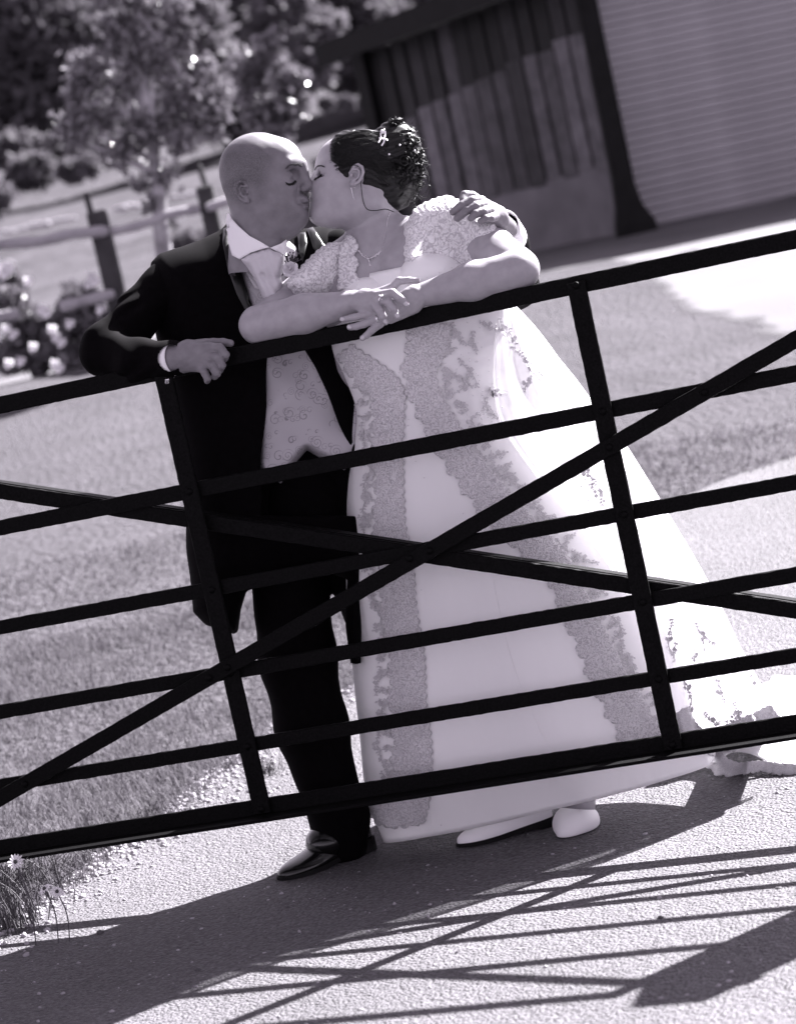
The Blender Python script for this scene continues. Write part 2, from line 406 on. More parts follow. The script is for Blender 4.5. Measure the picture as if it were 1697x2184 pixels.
# edges of the drive, read off where the grass meets it
EL = [(-6, -1.1)] + [(g[1], g[0]) for g in (ground(2, 1985), ground(120, 1895), ground(300, 1790), ground(500, 1650), ground(610, 1560))]
EL += [(g[1], g[0]) for g in (ground(1330, 1125), ground(1440, 1062), ground(1560, 1020), ground(1697, 975))]
EL.sort(); ely = [a for a, b in EL]; elx = [b for a, b in EL]
print('drive edge', np.round(EL, 2).tolist())
ymax = ely[-1]
rows = np.linspace(-6, ymax + 1.2, 260); cols = np.concatenate([[0, .004, .01, .02], np.linspace(.03, 1, 40)])
wig = lambda y: .02 * np.sin(y * 9) + .012 * np.sin(y * 23 + 1) + .03 * np.sin(y * 3.1)
def ledge(y): return np.interp(y, ely + [ymax + 1.3], elx + [9.0]) + wig(y)
V = []; 
for y in rows:
    x0 = ledge(y); x = x0 + (9 - x0) * cols; V += [(a, y, float(gz(a, y)) + .004) for a in x]
nc = len(cols); i = (np.arange(len(rows) - 1)[:, None] * nc + np.arange(nc - 1)[None]).ravel()
road = meshq('road', V, np.stack([i, i + 1, i + nc + 1, i + nc], 1), m_road); tag(road, kind='structure')
# the sunlit yard in front of the barn
m_yard = mat('pale_yard', .058, rough=.9, v2=.085, nscale=1.2, detail=8, bump=.6, bscale=40, bdist=.01)
yp = [ground(1300, 560), ground(1385, 588), ground(1425, 640), ground(1500, 690), ground(1570, 716), ground(1697, 765)]
print('yard', np.round(yp, 2).tolist())
yx = [p[0] for p in yp]; yy = [p[1] for p in yp]
o_ = np.argsort(yx); yx = np.array(yx)[o_]; yy = np.array(yy)[o_]
V = []; ux = np.linspace(yx[0] - 6, 12, 60); vt = np.linspace(0, 1, 40) ** 1.7
for x in ux:
    y0 = float(np.interp(x, yx, yy)) + .2 * math.sin(x * 3) + .12 * math.sin(x * 8.3 + 1); V += [(x, y0 + (24 - y0) * t, float(zlawn(x, y0 + (24 - y0) * t)) + .005 + .012 * t) for t in vt]
nc = len(vt); i = (np.arange(len(ux) - 1)[:, None] * nc + np.arange(nc - 1)[None]).ravel()
yard = meshq('yard', V, np.stack([i, i + nc, i + nc + 1, i + 1], 1), m_yard); tag(yard, kind='structure')
n_ = m_yard.node_tree.nodes; l_ = m_yard.node_tree.links; at1 = n_.new('ShaderNodeAttribute'); at1.attribute_name = 'fade'; nz_ = n_.new('ShaderNodeTexNoise'); nz_.inputs['Scale'].default_value = 3.5; nz_.inputs['Detail'].default_value = 8
tc_ = n_.new('ShaderNodeTexCoord'); l_.new(tc_.outputs['Object'], nz_.inputs[0]); ma_ = n_.new('ShaderNodeMath'); ma_.operation = 'MULTIPLY_ADD'; ma_.inputs[1].default_value = 1.6; l_.new(at1.outputs['Fac'], ma_.inputs[0]); l_.new(nz_.outputs[0], ma_.inputs[2])
mp_ = n_.new('ShaderNodeMapRange'); mp_.inputs['From Min'].default_value = .62; mp_.inputs['From Max'].default_value = .98; l_.new(ma_.outputs[0], mp_.inputs[0])
tr_ = n_.new('ShaderNodeBsdfTransparent'); mx_ = n_.new('ShaderNodeMixShader'); l_.new(mp_.outputs[0], mx_.inputs[0]); l_.new(tr_.outputs[0], mx_.inputs[1]); l_.new(n_['Principled BSDF'].outputs[0], mx_.inputs[2]); l_.new(mx_.outputs[0], n_['Material Output'].inputs[0])
fa_ = yard.data.color_attributes.new('fade', 'FLOAT_COLOR', 'POINT'); vt_ = np.tile(np.clip((24 - yy.mean()) * vt / 1.6, 0, 1), len(ux)); cc_ = np.ones((len(vt_), 4), np.float32); cc_[:, :3] = vt_[:, None]; fa_.data.foreach_set('color', cc_.ravel())

# ================================================================ FIELD GATE
def solve_rail(z): return z
RZ = [1.2988956, 1.0042707, .7613337, .5530073, .3689455, .210754]; RH = [.041, .038, .035, .035, .034, .044]
UX = [-1.09, 0.0, 1.0248930, 1.86]
def worn(bm, amp=.0007, seed=1):        # old iron: edges no longer dead straight
    g_ = random.Random(seed); L_ = [e for e in bm.edges if e.calc_length() > .2]
    if L_: bmesh.ops.subdivide_edges(bm, edges=L_, cuts=int(max(e.calc_length() for e in L_) / .014), use_grid_fill=False)
    for v in bm.verts:
        k = v.co.x * 61 + v.co.z * 23; o_ = math.sin(k) * .5 + math.sin(k * 2.7 + seed) * .5
        v.co += Vector((g_.uniform(-1, 1), g_.uniform(-.5, .5), g_.uniform(-1, 1) + .3 * o_)) * amp * .8
    return bm
gate = empty('field_gate', (.5, 0, .15), 'black riveted iron farm gate with crossed braces, closed across the road under the couple\'s arms', 'gate')
for k, (z, h) in enumerate(zip(RZ, RH)):
    o = bmobj('rail', worn(bar((UX[0], 0, z), (UX[3], 0, z), .012, h, bev=.002), .0008, k), m_black); child(o, gate)
    if k == 0: topf = bmobj('rail_flange', bar((UX[0], .022, z + h / 2 - .004), (UX[3], .022, z + h / 2 - .004), .034, .008), m_black); child(topf, gate)
    if k == 5:
        o = bmobj('rail_flange', bar((UX[0], -.036, z - h / 2 + .004), (UX[3], -.036, z - h / 2 + .004), .066, .008), m_black); child(o, gate)
for x in UX:
    o = bmobj('upright', worn(bar((x, -.013, RZ[5] - .012), (x, -.013, RZ[0] + .008), .012, .044, up=(1, 0, 0), bev=.002), .0007, int(x * 9)), m_black); child(o, gate)
def rise(x): return .583 + (x - .036) * .3427
def fall(x): return .939 - (x + .039) * .3352
def zc(f, z): # x where brace reaches z
    a = f(0); s = f(1) - f(0); return (z - a) / s
ra, rb = zc(rise, RZ[5]), zc(rise, RZ[0] - .01)
fa, fb = zc(fall, RZ[0] - .01), zc(fall, RZ[5])
ra = max(ra, UX[0]); rb = min(rb, UX[3]); fa = max(fa, UX[0]); fb = min(fb, UX[3])
o = bmobj('diagonal_brace', worn(bar((ra, -.026, rise(ra)), (rb, -.026, rise(rb)), .012, .038, bev=.002), .0008, 5), m_black); child(o, gate)
o = bmobj('diagonal_brace', worn(bar((fa, .014, fall(fa)), (fb, .014, fall(fb)), .012, .038, bev=.002), .0008, 6), m_black); child(o, gate)
o = bmobj('brace_flange', bar((fa, .036, fall(fa) + .018), (fb, .036, fall(fb) + .018), .034, .008), m_black); child(o, gate)
riv = mesh('rivet', *[a.tolist() if i == 0 else a for i, a in enumerate(ball((0, 0, 0), .009, 10, 6, (1, .55, 1)))], m_black, None, True)
spots = [(x, -.020, z) for x in UX for z in RZ] + [(zc(rise, z), -.034, z) for z in RZ[1:5]] + [(.505, -.034, .752), (1.025, -.034, rise(1.025)), (0.0, -.034, rise(0))]
for j, p in enumerate(spots):
    o = riv if j == 0 else riv.copy()
    if j: COL.objects.link(o)
    o.location = p; pl = Vector(gate.location); o.parent = gate; o.matrix_parent_inverse = Matrix.Translation(-pl)
# post that carries it, right of the frame
gp = empty('gate_post', (2.0, 0.02, -.05), 'thick square timber post at the right-hand end of the black gate', 'post')
o = bmobj('post', bar((2.02, .02, -.3), (2.02, .02, 1.36), .15, .15, up=(1, 0, 0), bev=.012), m_post); child(o, gp)
o = bmobj('hinge', bar((1.84, -.02, 1.2), (2.08, -.09, 1.2), .008, .05), m_black); child(o, gp)
o = bmobj('hinge', bar((1.84, -.02, .3), (2.08, -.09, .3), .008, .05), m_black); child(o, gp)
gp2 = empty('gate_post', (-1.2, 0.02, 0), 'square timber post at the left-hand end of the black gate, beyond the frame', 'post')
o = bmobj('post', bar((-1.22, .02, -.3), (-1.22, .02, 1.40), .17, .17, up=(1, 0, 0), bev=.012), m_post); child(o, gp2)
o = bmobj('latch', bar((-1.1, -.02, 1.0), (-1.24, -.07, 1.0), .008, .04), m_black); child(o, gp2)

# ================================================================ BARN
FH = np.array([M[2][0], M[2][1], 0]); FH /= np.linalg.norm(FH); RH_ = np.array([FH[1], -FH[0], 0])
BP = atD(1340, 478, 24.0)                                   # foot of the corner post
gB = BP[2]; print('barn foot', BP, 'terrain', gz(BP[0], BP[1]))
wl = -RH_ * math.cos(math.radians(57)) + FH * math.sin(math.radians(57))   # along the plank wall, away and left
ws = RH_ * math.cos(math.radians(9)) + FH * math.sin(math.radians(9))      # along the shutter wall
wn = np.array([wl[1], -wl[0], 0]); wn = wn if wn @ FH < 0 else -wn
sn = np.array([ws[1], -ws[0], 0]); sn = sn if sn @ FH < 0 else -sn
def onwall(px, py, d=wl, n=wn):
    r = ray(px, py); t = ((BP - CAM) @ n) / (r @ n); p = CAM + r * t; return (p - BP) @ d, p[2] - gB
barn = empty('barn', BP, 'dark barn of weathered upright planks on a rendered base, behind the bride', 'barn')
# lines across the wall: (u, height)
def wline(pts): q = sorted(onwall(*p) for p in pts); return lambda u: float(np.interp(u, [a for a, b in q], [b for a, b in q])) if q[0][0] <= u <= q[-1][0] else float(q[0][1] + (u - q[0][0]) * (q[-1][1] - q[0][1]) / (q[-1][0] - q[0][0]))
eave = wline([(1060, 0), (745, 122)]); base = wline([(1304, 345), (1090, 405)]); upper = wline([(1300, 0), (1060, 96)]) 
upper = wline([(1235, 70), (935, 218)])
uend = onwall(800, 240)[0]; print('wall length', uend, 'eave', eave(0), eave(uend), 'base', base(0), base(uend))
def wp(u, z, o=0.0): return BP + wl * u + np.array([0, 0, z]) + wn * o
def wallbox(name, u0, u1, z0a, z0b, z1a, z1b, o0, o1, m):
    V = [wp(u0, z0a, o0), wp(u1, z0b, o0), wp(u1, z1b, o0), wp(u0, z1a, o0), wp(u0, z0a, o1), wp(u1, z0b, o1), wp(u1, z1b, o1), wp(u0, z1a, o1)]
    F = [(0, 1, 2, 3), (7, 6, 5, 4), (0, 4, 5, 1), (1, 5, 6, 2), (2, 6, 7, 3), (3, 7, 4, 0)]
    o = mesh(name, V, F, m); child(o, barn); return o
wallbox('inner_wall', 0, uend, -.5, -.5, eave(0) + .0, eave(uend), -.30, -.24, m_dark)
wallbox('base_wall', .04, uend, -.6, -.6, base(.0), base(uend), -.16, -.02, m_conc)
u = .10; k = 0
while u < uend - .1:
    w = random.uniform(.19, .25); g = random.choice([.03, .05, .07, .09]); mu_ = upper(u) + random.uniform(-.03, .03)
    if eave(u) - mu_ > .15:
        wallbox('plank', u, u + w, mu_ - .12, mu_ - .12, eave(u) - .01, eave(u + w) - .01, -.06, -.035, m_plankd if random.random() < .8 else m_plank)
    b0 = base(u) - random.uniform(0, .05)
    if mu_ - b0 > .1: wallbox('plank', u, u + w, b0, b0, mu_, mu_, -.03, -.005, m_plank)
    u += w + g; k += 1
# roof slab overhanging the planks, seen from below at the verge
def roofslab():
    e0, e1 = eave(-.3), eave(uend + .12); V = []
    for dz in (0, .16):
        V += [wp(-.3, e0 + dz, .45), wp(uend + .12, e1 + dz, .45), wp(uend + .12, e1 + dz + .1, -1.2), wp(-.3, e0 + dz + .1, -1.2)]
    return V
o = mesh('roof', roofslab(), [(3, 2, 1, 0), (4, 5, 6, 7), (0, 1, 5, 4), (1, 2, 6, 5), (2, 3, 7, 6), (3, 0, 4, 7)], m_dark); child(o, barn)
o = bmobj('fascia_board', bar(wp(-.3, eave(-.3) + .02, .47), wp(uend + .12, eave(uend + .12) + .02, .47), .03, .2), m_dark); child(o, barn)
o = bmobj('corner_post', bar(wp(uend + .02, -.6, -.03), wp(uend + .02, eave(uend), -.03), .2, .2, up=tuple(wl)), m_dark); child(o, barn)
# corner post with a flared foot
pt = atD(1232, -60, 24.0); pb = BP
V = []; 
for z, w, dx in ((-.4, .22, .05), (.0, .18, .04), (.16, .12, .015), (.45, .085, 0), (4.6, .085, 0)):
    c = pb + (pt - pb) * (max(0, z) / (pt[2] - pb[2])); c = np.array([c[0], c[1], gB + z]) + RH_ * dx
    for a, b in ((-1, -1), (1, -1), (1, 1), (-1, 1)): V.append(c + RH_ * a * w + FH * (b * .1 - .13))
F = [(4 * i + j, 4 * i + (j + 1) % 4, 4 * i + 4 + (j + 1) % 4, 4 * i + 4 + j) for i in range(4) for j in range(4)] + [(16, 17, 18, 19)]
o = mesh('stanchion', V, F, m_dark); child(o, barn)
# roller shutter
p0 = atD(1430, 492, 24.0); so = float((p0 - BP) @ ws); z0 = p0[2] - gB + .0
SL = 5.2; pitch = .0775; nsl = 56
left = lambda z: .10 + 0 * z
sw = empty('roller_shutter', BP + ws * .3, 'wide grey roller shutter door of ribbed slats at the right of the barn', 'shutter door')
def sp(u, z, o): return BP + ws * u + np.array([0, 0, z]) + sn * o
prof = [(0, .0), (.004, .009), (.022, .012), (.052, .012), (.070, .009), (.0745, .0)]
V = []; 
for (z, o_) in prof:
    V += [(0, 0, 0, z, o_)]
sv = []; 
for z, o_ in prof: sv += [tuple(ws * .16 + np.array([0, 0, z]) + sn * (o_ - .10)), tuple(ws * (SL) + np.array([0, 0, z]) + sn * (o_ - .10))]
sf = [(2 * i, 2 * i + 1, 2 * i + 3, 2 * i + 2) for i in range(5)] + [(0, 2, 4, 6, 8, 10), (11, 9, 7, 5, 3, 1)]
slat = mesh('slat', sv, sf, m_slat, None, False); zb = onwall(1430, 492, ws, sn)[1]; print('shutter base z', zb)
for k in range(nsl):
    s_ = slat if k == 0 else slat.copy()
    if k: COL.objects.link(s_)
    s_.location = BP + np.array([0, 0, zb + k * pitch]); s_.parent = sw; s_.matrix_parent_inverse = Matrix.Translation(-Vector(sw.location))
def sbox(name, u0, u1, z0, z1, o0, o1, m, par):
    V = [sp(a, z, o) for o in (o0, o1) for a, z in ((u0, z0), (u1, z0), (u1, z1), (u0, z1))]
    ob = mesh(name, V, [(0, 1, 2, 3), (7, 6, 5, 4), (0, 4, 5, 1), (1, 5, 6, 2), (2, 6, 7, 3), (3, 7, 4, 0)], m); child(ob, par); return ob
sbox('bottom_bar', .16, SL, zb - .07, zb - .004, -.13, -.07, m_dark, sw)
sbox('guide_rail', SL, SL + .12, zb - .3, zb + nsl * pitch, -.16, -.04, m_dark, sw)
sbox('backing', .1, SL + .1, zb - .1, zb + nsl * pitch, -.40, -.34, m_dark, barn)
sbox('threshold', -.2, SL + .6, zb - .8, zb - .075, -.5, .04, m_conc, barn)
sbox('lintel', .0, SL + .6, zb + nsl * pitch, zb + nsl * pitch + .5, -.5, .0, m_dark, barn)
sbox('side_wall', SL + .13, SL + .7, zb - .3, zb + nsl * pitch, -.5, .0, m_conc, barn)
V = [sp(-.4, zb + nsl * pitch + .52, .5), sp(SL + 1.2, zb + nsl * pitch + .52, .5), sp(SL + 1.2, zb + nsl * pitch + .8, -1.4), sp(-.4, zb + nsl * pitch + .8, -1.4)]
V += [v + np.array([0, 0, .12]) for v in V]
o = mesh('roof', V, [(3, 2, 1, 0), (4, 5, 6, 7), (0, 1, 5, 4), (1, 2, 6, 5), (2, 3, 7, 6), (3, 0, 4, 7)], m_dark); child(o, barn)

# ================================================================ POST AND RAIL FENCE
FD = 19.0
fence = empty('rail_fence', atD(240, 760, FD), 'old timber post and rail fence with sagging pale split rails, left of the groom', 'fence')
def fpost(px0, py0, px1, py1, w, name='post', D=FD, m=m_post):
    a = atD(px0, py0, D); b = atD(px1, py1, D); b = a + (b - a) * 1.0; ww = w / FPX * D
    o = bmobj(name, bar(b, a, ww, ww, up=tuple(RH_), bev=.012), m); child(o, fence)
fpost(206, 452, 288, 800, 42); fpost(436, 398, 500, 700, 36); fpost(183, 410, 212, 520, 13, 'stake'); fpost(424, 350, 446, 420, 12, 'stake')
fpost(640, 390, 700, 640, 36)
def rail3(pts, w, D=FD, parent=fence, name='rail', dd=-.10):
    P = [atD(px, py, D + dd) for px, py in pts]; P = catmull(P, 6); n = len(P)
    r = np.array([w / FPX * D * (1 + .07 * math.sin(i * .9) + .05 * math.sin(i * 2.3)) for i in range(n)]); r[0] *= .7; r[-1] *= .7
    Vv, Qq = tube(P, r, 8); o = meshq(name, Vv, Qq, m_rail); child(o, parent)
rail3([(-60, 528), (20, 520), (90, 514), (150, 500), (232, 492)], 12)
rail3([(220, 496), (270, 488), (320, 474), (370, 455), (420, 447), (445, 442)], 10, dd=-.02)
rail3([(440, 444), (520, 420), (650, 395)], 10)
rail3([(128, 655), (180, 642), (245, 626)], 12); rail3([(-60, 690), (0, 676), (42, 668)], 12)
rail3([(268, 640), (340, 622), (480, 590)], 9, dd=.03)
# ================================================================ FOLIAGE
def leaves(name, lumps, n, size, m, parent, hollow=.55, elong=1.6, seed=1):
    """lumps: world centre, radius (3) ; n leaves spread over the outer part of every lump"""
    g = np.random.default_rng(seed); vol = np.array([l[1][0] * l[1][1] for l in lumps]); cnt = (n * vol / vol.sum()).astype(int); Vs = []
    for (c, r), k in zip(lumps, cnt):
        d = g.normal(size=(k, 3)); d /= np.linalg.norm(d, axis=1)[:, None]
        rad = (hollow + (1 - hollow) * g.random(k) ** .6 + .45 * g.random(k) ** 6) * (1 + .22 * np.sin(d[:, 0] * 5 + d[:, 2] * 4 + c[0]) + .15 * np.sin(d[:, 1] * 9 + d[:, 2] * 7))
        P = np.array(c) + d * rad[:, None] * np.array(r)
        cl = (np.sin(P[:, 0] * 3.1 / max(r)) + np.sin(P[:, 2] * 5.3 / max(r)) > -1.25) | (g.random(k) < .4)
        P = P[cl]; k = len(P)
        u = g.normal(size=(k, 3)); u /= np.linalg.norm(u, axis=1)[:, None]; w = np.cross(u, g.normal(size=(k, 3))); w /= np.linalg.norm(w, axis=1)[:, None]
        s = size * g.uniform(.6, 1.3, k)[:, None]; u = u * s * elong / 2; w = w * s / 2
        Vs.append(np.stack([P - u, P + w * .9, P + u, P - w * .9], 1).reshape(-1, 3))
    V = np.concatenate(Vs); Q = np.arange(len(V)).reshape(-1, 4)
    o = meshq(name, V, Q, m, None, False); child(o, parent); return o
def lump(px, py, r, D, flat=.9, dd=0): c = atD(px, py, D + dd); rm = r / FPX * D; return (c, (rm, rm, rm * flat))
def limb(name, pts, r0, r1, m, parent, seg=8):
    P = catmull(pts, 5); h = Heap(); h.add(*tube(P, np.linspace(r0, r1, len(P)), seg)); return h.build(name, m, parent)
def tree(name, label, cat, trunk, lumps, n, size, m, D, r0, bark, group=None, seed=1, hollow=.5, limbs=6, foot=None):
    base = atD(*trunk[0], D); base = np.array([base[0], base[1], float(gz(base[0], base[1])) - .1 + (0 if foot is None else foot)])
    e = empty(name, base, label, cat, group); g = np.random.default_rng(seed)
    P = [base] + [atD(x, y, D) for x, y in trunk[1:]]
    h = Heap(); C_ = catmull(P, 5); h.add(*tube(C_, np.linspace(r0, r0 * .3, len(C_)), 9))
    L = [lump(*l, D=D, dd=g.uniform(-1, 1) * l[2] / FPX * D * .8) for l in lumps]
    for c, r in L[:limbs + 4]:
        k = int(g.uniform(.45, .95) * (len(C_) - 1)); a = C_[k]; mid = (a + c) / 2 + np.array([0, 0, .12 * r[0]])
        T_ = catmull([a, mid, c], 4); h.add(*tube(T_, np.linspace(r0 * .35, r0 * .08, len(T_)), 6))
    h.build('trunk', bark, e)
    leaves('crown', L, n, size, m, e, hollow=hollow, seed=seed); return e
g = np.random.default_rng(31); LB1 = []
while len(LB1) < 46:
    a_ = g.uniform(0, 6.28); q_ = g.random() ** .5; x_ = 302 + 150 * q_ * math.cos(a_) * (1 + .2 * math.sin(3 * a_)); y_ = 165 + 215 * q_ * math.sin(a_)
    LB1.append((x_, y_, g.uniform(20, 44)))
LB1 += [(340, 400, 26), (322, 440, 20), (362, 470, 18), (352, 370, 30), (300, 395, 20)]
m_leafb = mat('birch_leaf', .12, rough=.22, spec=.8, v2=.26, nscale=2.5, trans=.3)
tree('young_tree', 'young pale-barked tree with sparse glinting leaves behind the left of the fence', 'tree', [(350, 640), (348, 520), (338, 400), (320, 250), (300, 60), (290, -60)],
     LB1,
     7500, .050, m_leafb, 19.5, .075, m_birch, seed=3, hollow=0, limbs=26)
tree('young_tree', 'small leafy young tree just above the groom\'s bald head', 'tree', [(600, 640), (596, 420), (590, 280), (575, 120)],
     [(560, 150, 56), (600, 190, 54), (530, 190, 40), (570, 100, 34), (560, 240, 52), (620, 220, 38), (585, 280, 40), (520, 150, 28), (630, 170, 24)],
     3600, .060, m_leafb, 23, .06, m_birch, seed=5, hollow=.1)
G = 'trees along the hillside'
specs = [
 ([(60, 380), (60, 200)], [(60, 120, 130), (-40, 60, 130), (120, 30, 110), (30, -50, 130), (130, 210, 100), (-60, 180, 110)], m_leafd, 78, 'dark broad tree at the far left of the hillside'),
 ([(180, 380), (190, 100)], [(170, 60, 110), (250, -20, 120), (210, 150, 110), (130, -60, 110), (280, 90, 90)], m_leafd, 84, 'dark hillside tree directly behind the young pale-barked tree'),
 ([(400, 330), (405, 150)], [(400, 90, 75), (380, 160, 80), (430, 170, 50), (350, 60, 70), (420, 30, 55), (345, 230, 60)], m_leafm, 70, 'mid-grey rounded hillside tree between the two young trees'),
 ([(500, 330), (500, 150)], [(500, 60, 90), (480, 160, 70), (540, -20, 110), (450, -60, 100), (490, 240, 60)], m_leafd, 88, 'dark hillside tree behind and above the groom'),
 ([(640, 260), (640, 150)], [(640, 100, 62), (600, 60, 56), (680, 75, 48), (650, 150, 50), (610, 10, 60), (575, 130, 40)], m_leafm, 74, 'pale soft-edged hillside tree above the kissing couple'),
 ([(740, 220), (740, 60)], [(740, 100, 70), (700, 0, 90), (790, 60, 90), (800, 150, 70), (720, 150, 48)], m_leafd, 86, 'dark hillside tree beside the edge of the barn roof'),
 ([(880, 220), (880, 60)], [(880, 0, 120), (960, -60, 130), (860, 110, 90), (1000, 60, 90)], m_leafd, 92, 'dark hillside tree mostly hidden behind the barn'),
 ([(-120, 420), (-120, 200)], [(-120, 120, 160), (-160, 260, 120), (-60, 300, 60)], m_leafd, 80, 'dark hillside tree just beyond the left border'),
]
for i, (tk, lm_, m, D, lab) in enumerate(specs):
    tree('hillside_tree', lab, 'tree', tk, lm_, 24000, .24 if m is m_leafd else .20, m, D, .3, m_bark, G, seed=20 + i, hollow=.35)
# a far wood closing the top of the hill
g = np.random.default_rng(5); Ls = []
for i in range(64):
    px = -260 + i * 22 + g.uniform(-30, 30); Ls.append(lump(px, g.uniform(-150, 230) - .1 * px, g.uniform(60, 110), 112, dd=g.uniform(-6, 6)))
for i in range(60):
    a = -60 + i * 3.2; c = CAM + np.array([M[2][0] * 112 + i * 0, 0, 0]); p = atD(900 + i * 90, 100, 118); p[2] = float(gz(p[0], p[1])) + g.uniform(1, 6); Ls.append((p, (4.5, 4.5, 4.5)))
e = empty('far_wood', (0, 90, 8), 'dark far wood closing the top of the hill behind everything', 'wood'); del e['category']; del e['label']
bpy.data.objects.remove(e)
wv = Heap
def wood(L, n, size, m, seed):
    gg = np.random.default_rng(seed); k = n // len(L); Vs = []
    for c, r in L:
        d = gg.normal(size=(k, 3)); d /= np.linalg.norm(d, axis=1)[:, None]; P = np.array(c) + d * (.5 + .5 * gg.random(k) ** .5)[:, None] * np.array(r)
        u = gg.normal(size=(k, 3)); u /= np.linalg.norm(u, axis=1)[:, None]; w = np.cross(u, gg.normal(size=(k, 3))); w /= np.linalg.norm(w, axis=1)[:, None]
        Vs.append(np.stack([P - u * size, P + w * size * .6, P + u * size, P - w * size * .6], 1).reshape(-1, 3))
    V = np.concatenate(Vs); return V, np.arange(len(V)).reshape(-1, 4)
far = meshq('far_wood', *wood(Ls, 110000, .34, m_leafd, 9), m_leafd, None, False); tag(far, 'dark far wood closing the top of the hill behind the trees', 'wood', kind='stuff')
# bushes
def bush(label, lumps, n, size, m, D, seed, group=None, name='bush', cat='bush'):
    D0 = D; lw = max(lumps, key=lambda q: q[1] + q[2]); D = float((ground(lw[0], lw[1] + lw[2] * .8) - CAM) @ M[2]); size *= D / D0
    c = atD(lumps[0][0], lumps[0][1] + lumps[0][2], D); b = np.array([c[0], c[1], float(gz(c[0], c[1])) - .05]); e = empty(name, b, label, cat, group)
    L = [lump(*l, D=D, flat=.8) for l in lumps]
    h = Heap()
    for cc, r in L:
        T_ = catmull([b, (b + cc) / 2 + np.array([0, 0, .1]), cc], 3); h.add(*tube(T_, np.linspace(.016, .005, len(T_)) * D / 20, 5))
    h.build('stems', m_bark, e); leaves('foliage', L, n, size, m, e, hollow=.3, seed=seed); return e
bg_ = 'bushes dotted over the field'
bush('round dark bush in the far field near the left border', [(65, 362, 40), (50, 372, 28), (85, 372, 26)], 3500, .12, m_leafd, 46, 41, bg_)
bush('dark bush at the left border, lowest of the far field', [(-8, 415, 32), (-20, 430, 30)], 2500, .12, m_leafd, 43, 42, bg_)
bush('low dark bush right of the round one in the far field', [(150, 365, 26), (185, 355, 24)], 2500, .12, m_leafd, 46, 43, bg_)
bush('long mid-grey hedge across the far field at left', [(40, 310, 34), (100, 315, 34), (160, 322, 32), (215, 330, 30), (0, 320, 36)], 6000, .14, m_leafm, 50, 44, bg_, 'hedge', 'hedge')
bush('left of two tiny dark bushes on the pale field beyond the bride', [(693, 219, 11), (702, 221, 9)], 700, .2, m_leafd, 80, 45, bg_)
bush('right of two tiny dark bushes on the pale field beyond the bride', [(735, 219, 13), (744, 221, 10)], 700, .2, m_leafd, 80, 46, bg_)
# flowering border below the fence
def flowers(parent, pts, D, r, seed, m=m_petal):
    gg = np.random.default_rng(seed); pet = None
    for px, py in pts:
        c = atD(px, py, D - gg.uniform(.1, .5)); h = Heap()
        for j in range(9):
            a = j * 2.4; rr = r * (.35 + .07 * j); dirv = np.array([math.cos(a), -.5 + .3 * math.sin(a * 1.7), math.sin(a)]); u = np.cross(dirv, [0, 1, .1]); u /= np.linalg.norm(u)
            p = c + dirv * rr * .4; q = c + dirv * rr
            h.add(np.array([c, p + u * rr * .5, q, p - u * rr * .5]), np.array([[0, 1, 2, 3]]))
        h.build('bloom', m, parent, False)
b1 = bush('leafy rose bush with small white blooms below the fence at left', [(60, 690, 40), (120, 700, 44), (170, 640, 40), (90, 750, 40), (200, 690, 36), (150, 760, 36), (30, 760, 36), (20, 640, 34), (215, 740, 30)], 9000, .05, m_leaf, 19.3, 47, None, 'rose_bush')
flowers(b1, [(120, 718), (132, 730), (112, 702), (90, 660), (100, 668), (14, 700), (30, 712), (118, 775), (128, 785), (196, 590), (205, 600), (190, 605), (72, 740), (45, 770), (20, 775), (215, 660), (60, 600), (150, 690)], 19.2, .055, 1)
b2 = bush('rose bush with one large pale bloom at the left border under the upper rail', [(0, 600, 34), (30, 620, 26), (-30, 640, 40)], 3500, .05, m_leaf, 19.5, 48, None, 'rose_bush')
flowers(b2, [(8, 570), (18, 575), (12, 582), (-5, 580)], 19.3, .07, 2)
bush('bush growing against the fence behind the groom\'s shoulder', [(420, 520, 30), (385, 530, 26), (460, 530, 30), (350, 470, 16)], 1500, .07, m_leafm, 18.8, 49)
# pale stones edging the far field
g = np.random.default_rng(8); st = None
for i, px in enumerate([10, 24, 38, 52, 68, 82, 98, 112, 126, 142, 156, 250, 262, 276, 292, 310, 328, 345, 372, 388, 402, 418, 432]):
    py = 498 - .205 * px + g.uniform(-2, 2); c = ground(px, py); ks = float((c - CAM) @ M[2]) / 30
    Vv, Qv = ball((0, 0, 0), .045 + .02 * g.random(), 8, 5, (1.4, 1, .8))
    if st is None: st = meshq('edging_stone', Vv, Qv, m_stone); o = st
    else: o = st.copy(); COL.objects.link(o)
    o.location = (c[0], c[1], c[2]); o.scale = [g.uniform(.8, 1.3) * ks * .6] * 3
    tag(o, 'small pale stone in the line edging the far field behind the fence', 'stone', 'pale stones edging the far field')
# ---- dark car far behind the two heads
DCR = 29.0
c0 = atD(812, 300, DCR); car = empty('parked_car', (c0[0], c0[1], c0[2] - 1.54), 'dark car with a shiny pale roof, glimpsed between the two faces', 'car')
def carp(u, d, z): return np.array(car.location) + RH_ * u + FH * d + np.array([0, 0, z])
def loft(name, rings, m, par, smooth=True):
    n = len(rings[0]); V = [p for r in rings for p in r]; F = [(i * n + j, i * n + (j + 1) % n, (i + 1) * n + (j + 1) % n, (i + 1) * n + j) for i in range(len(rings) - 1) for j in range(n)]
    F += [tuple(range(n))[::-1], tuple(range((len(rings) - 1) * n, len(rings) * n))]
    o = mesh(name, V, F, m, None, smooth); child(o, par); md = o.modifiers.new('b', 'BEVEL'); md.width = .05; md.segments = 3; return o
def cring(d, w, z0, z1, wt): return [carp(-w, d, z0), carp(w, d, z0), carp(w, d, z0 + .5), carp(wt, d, z1), carp(-wt, d, z1), carp(-w, d, z0 + .5)]
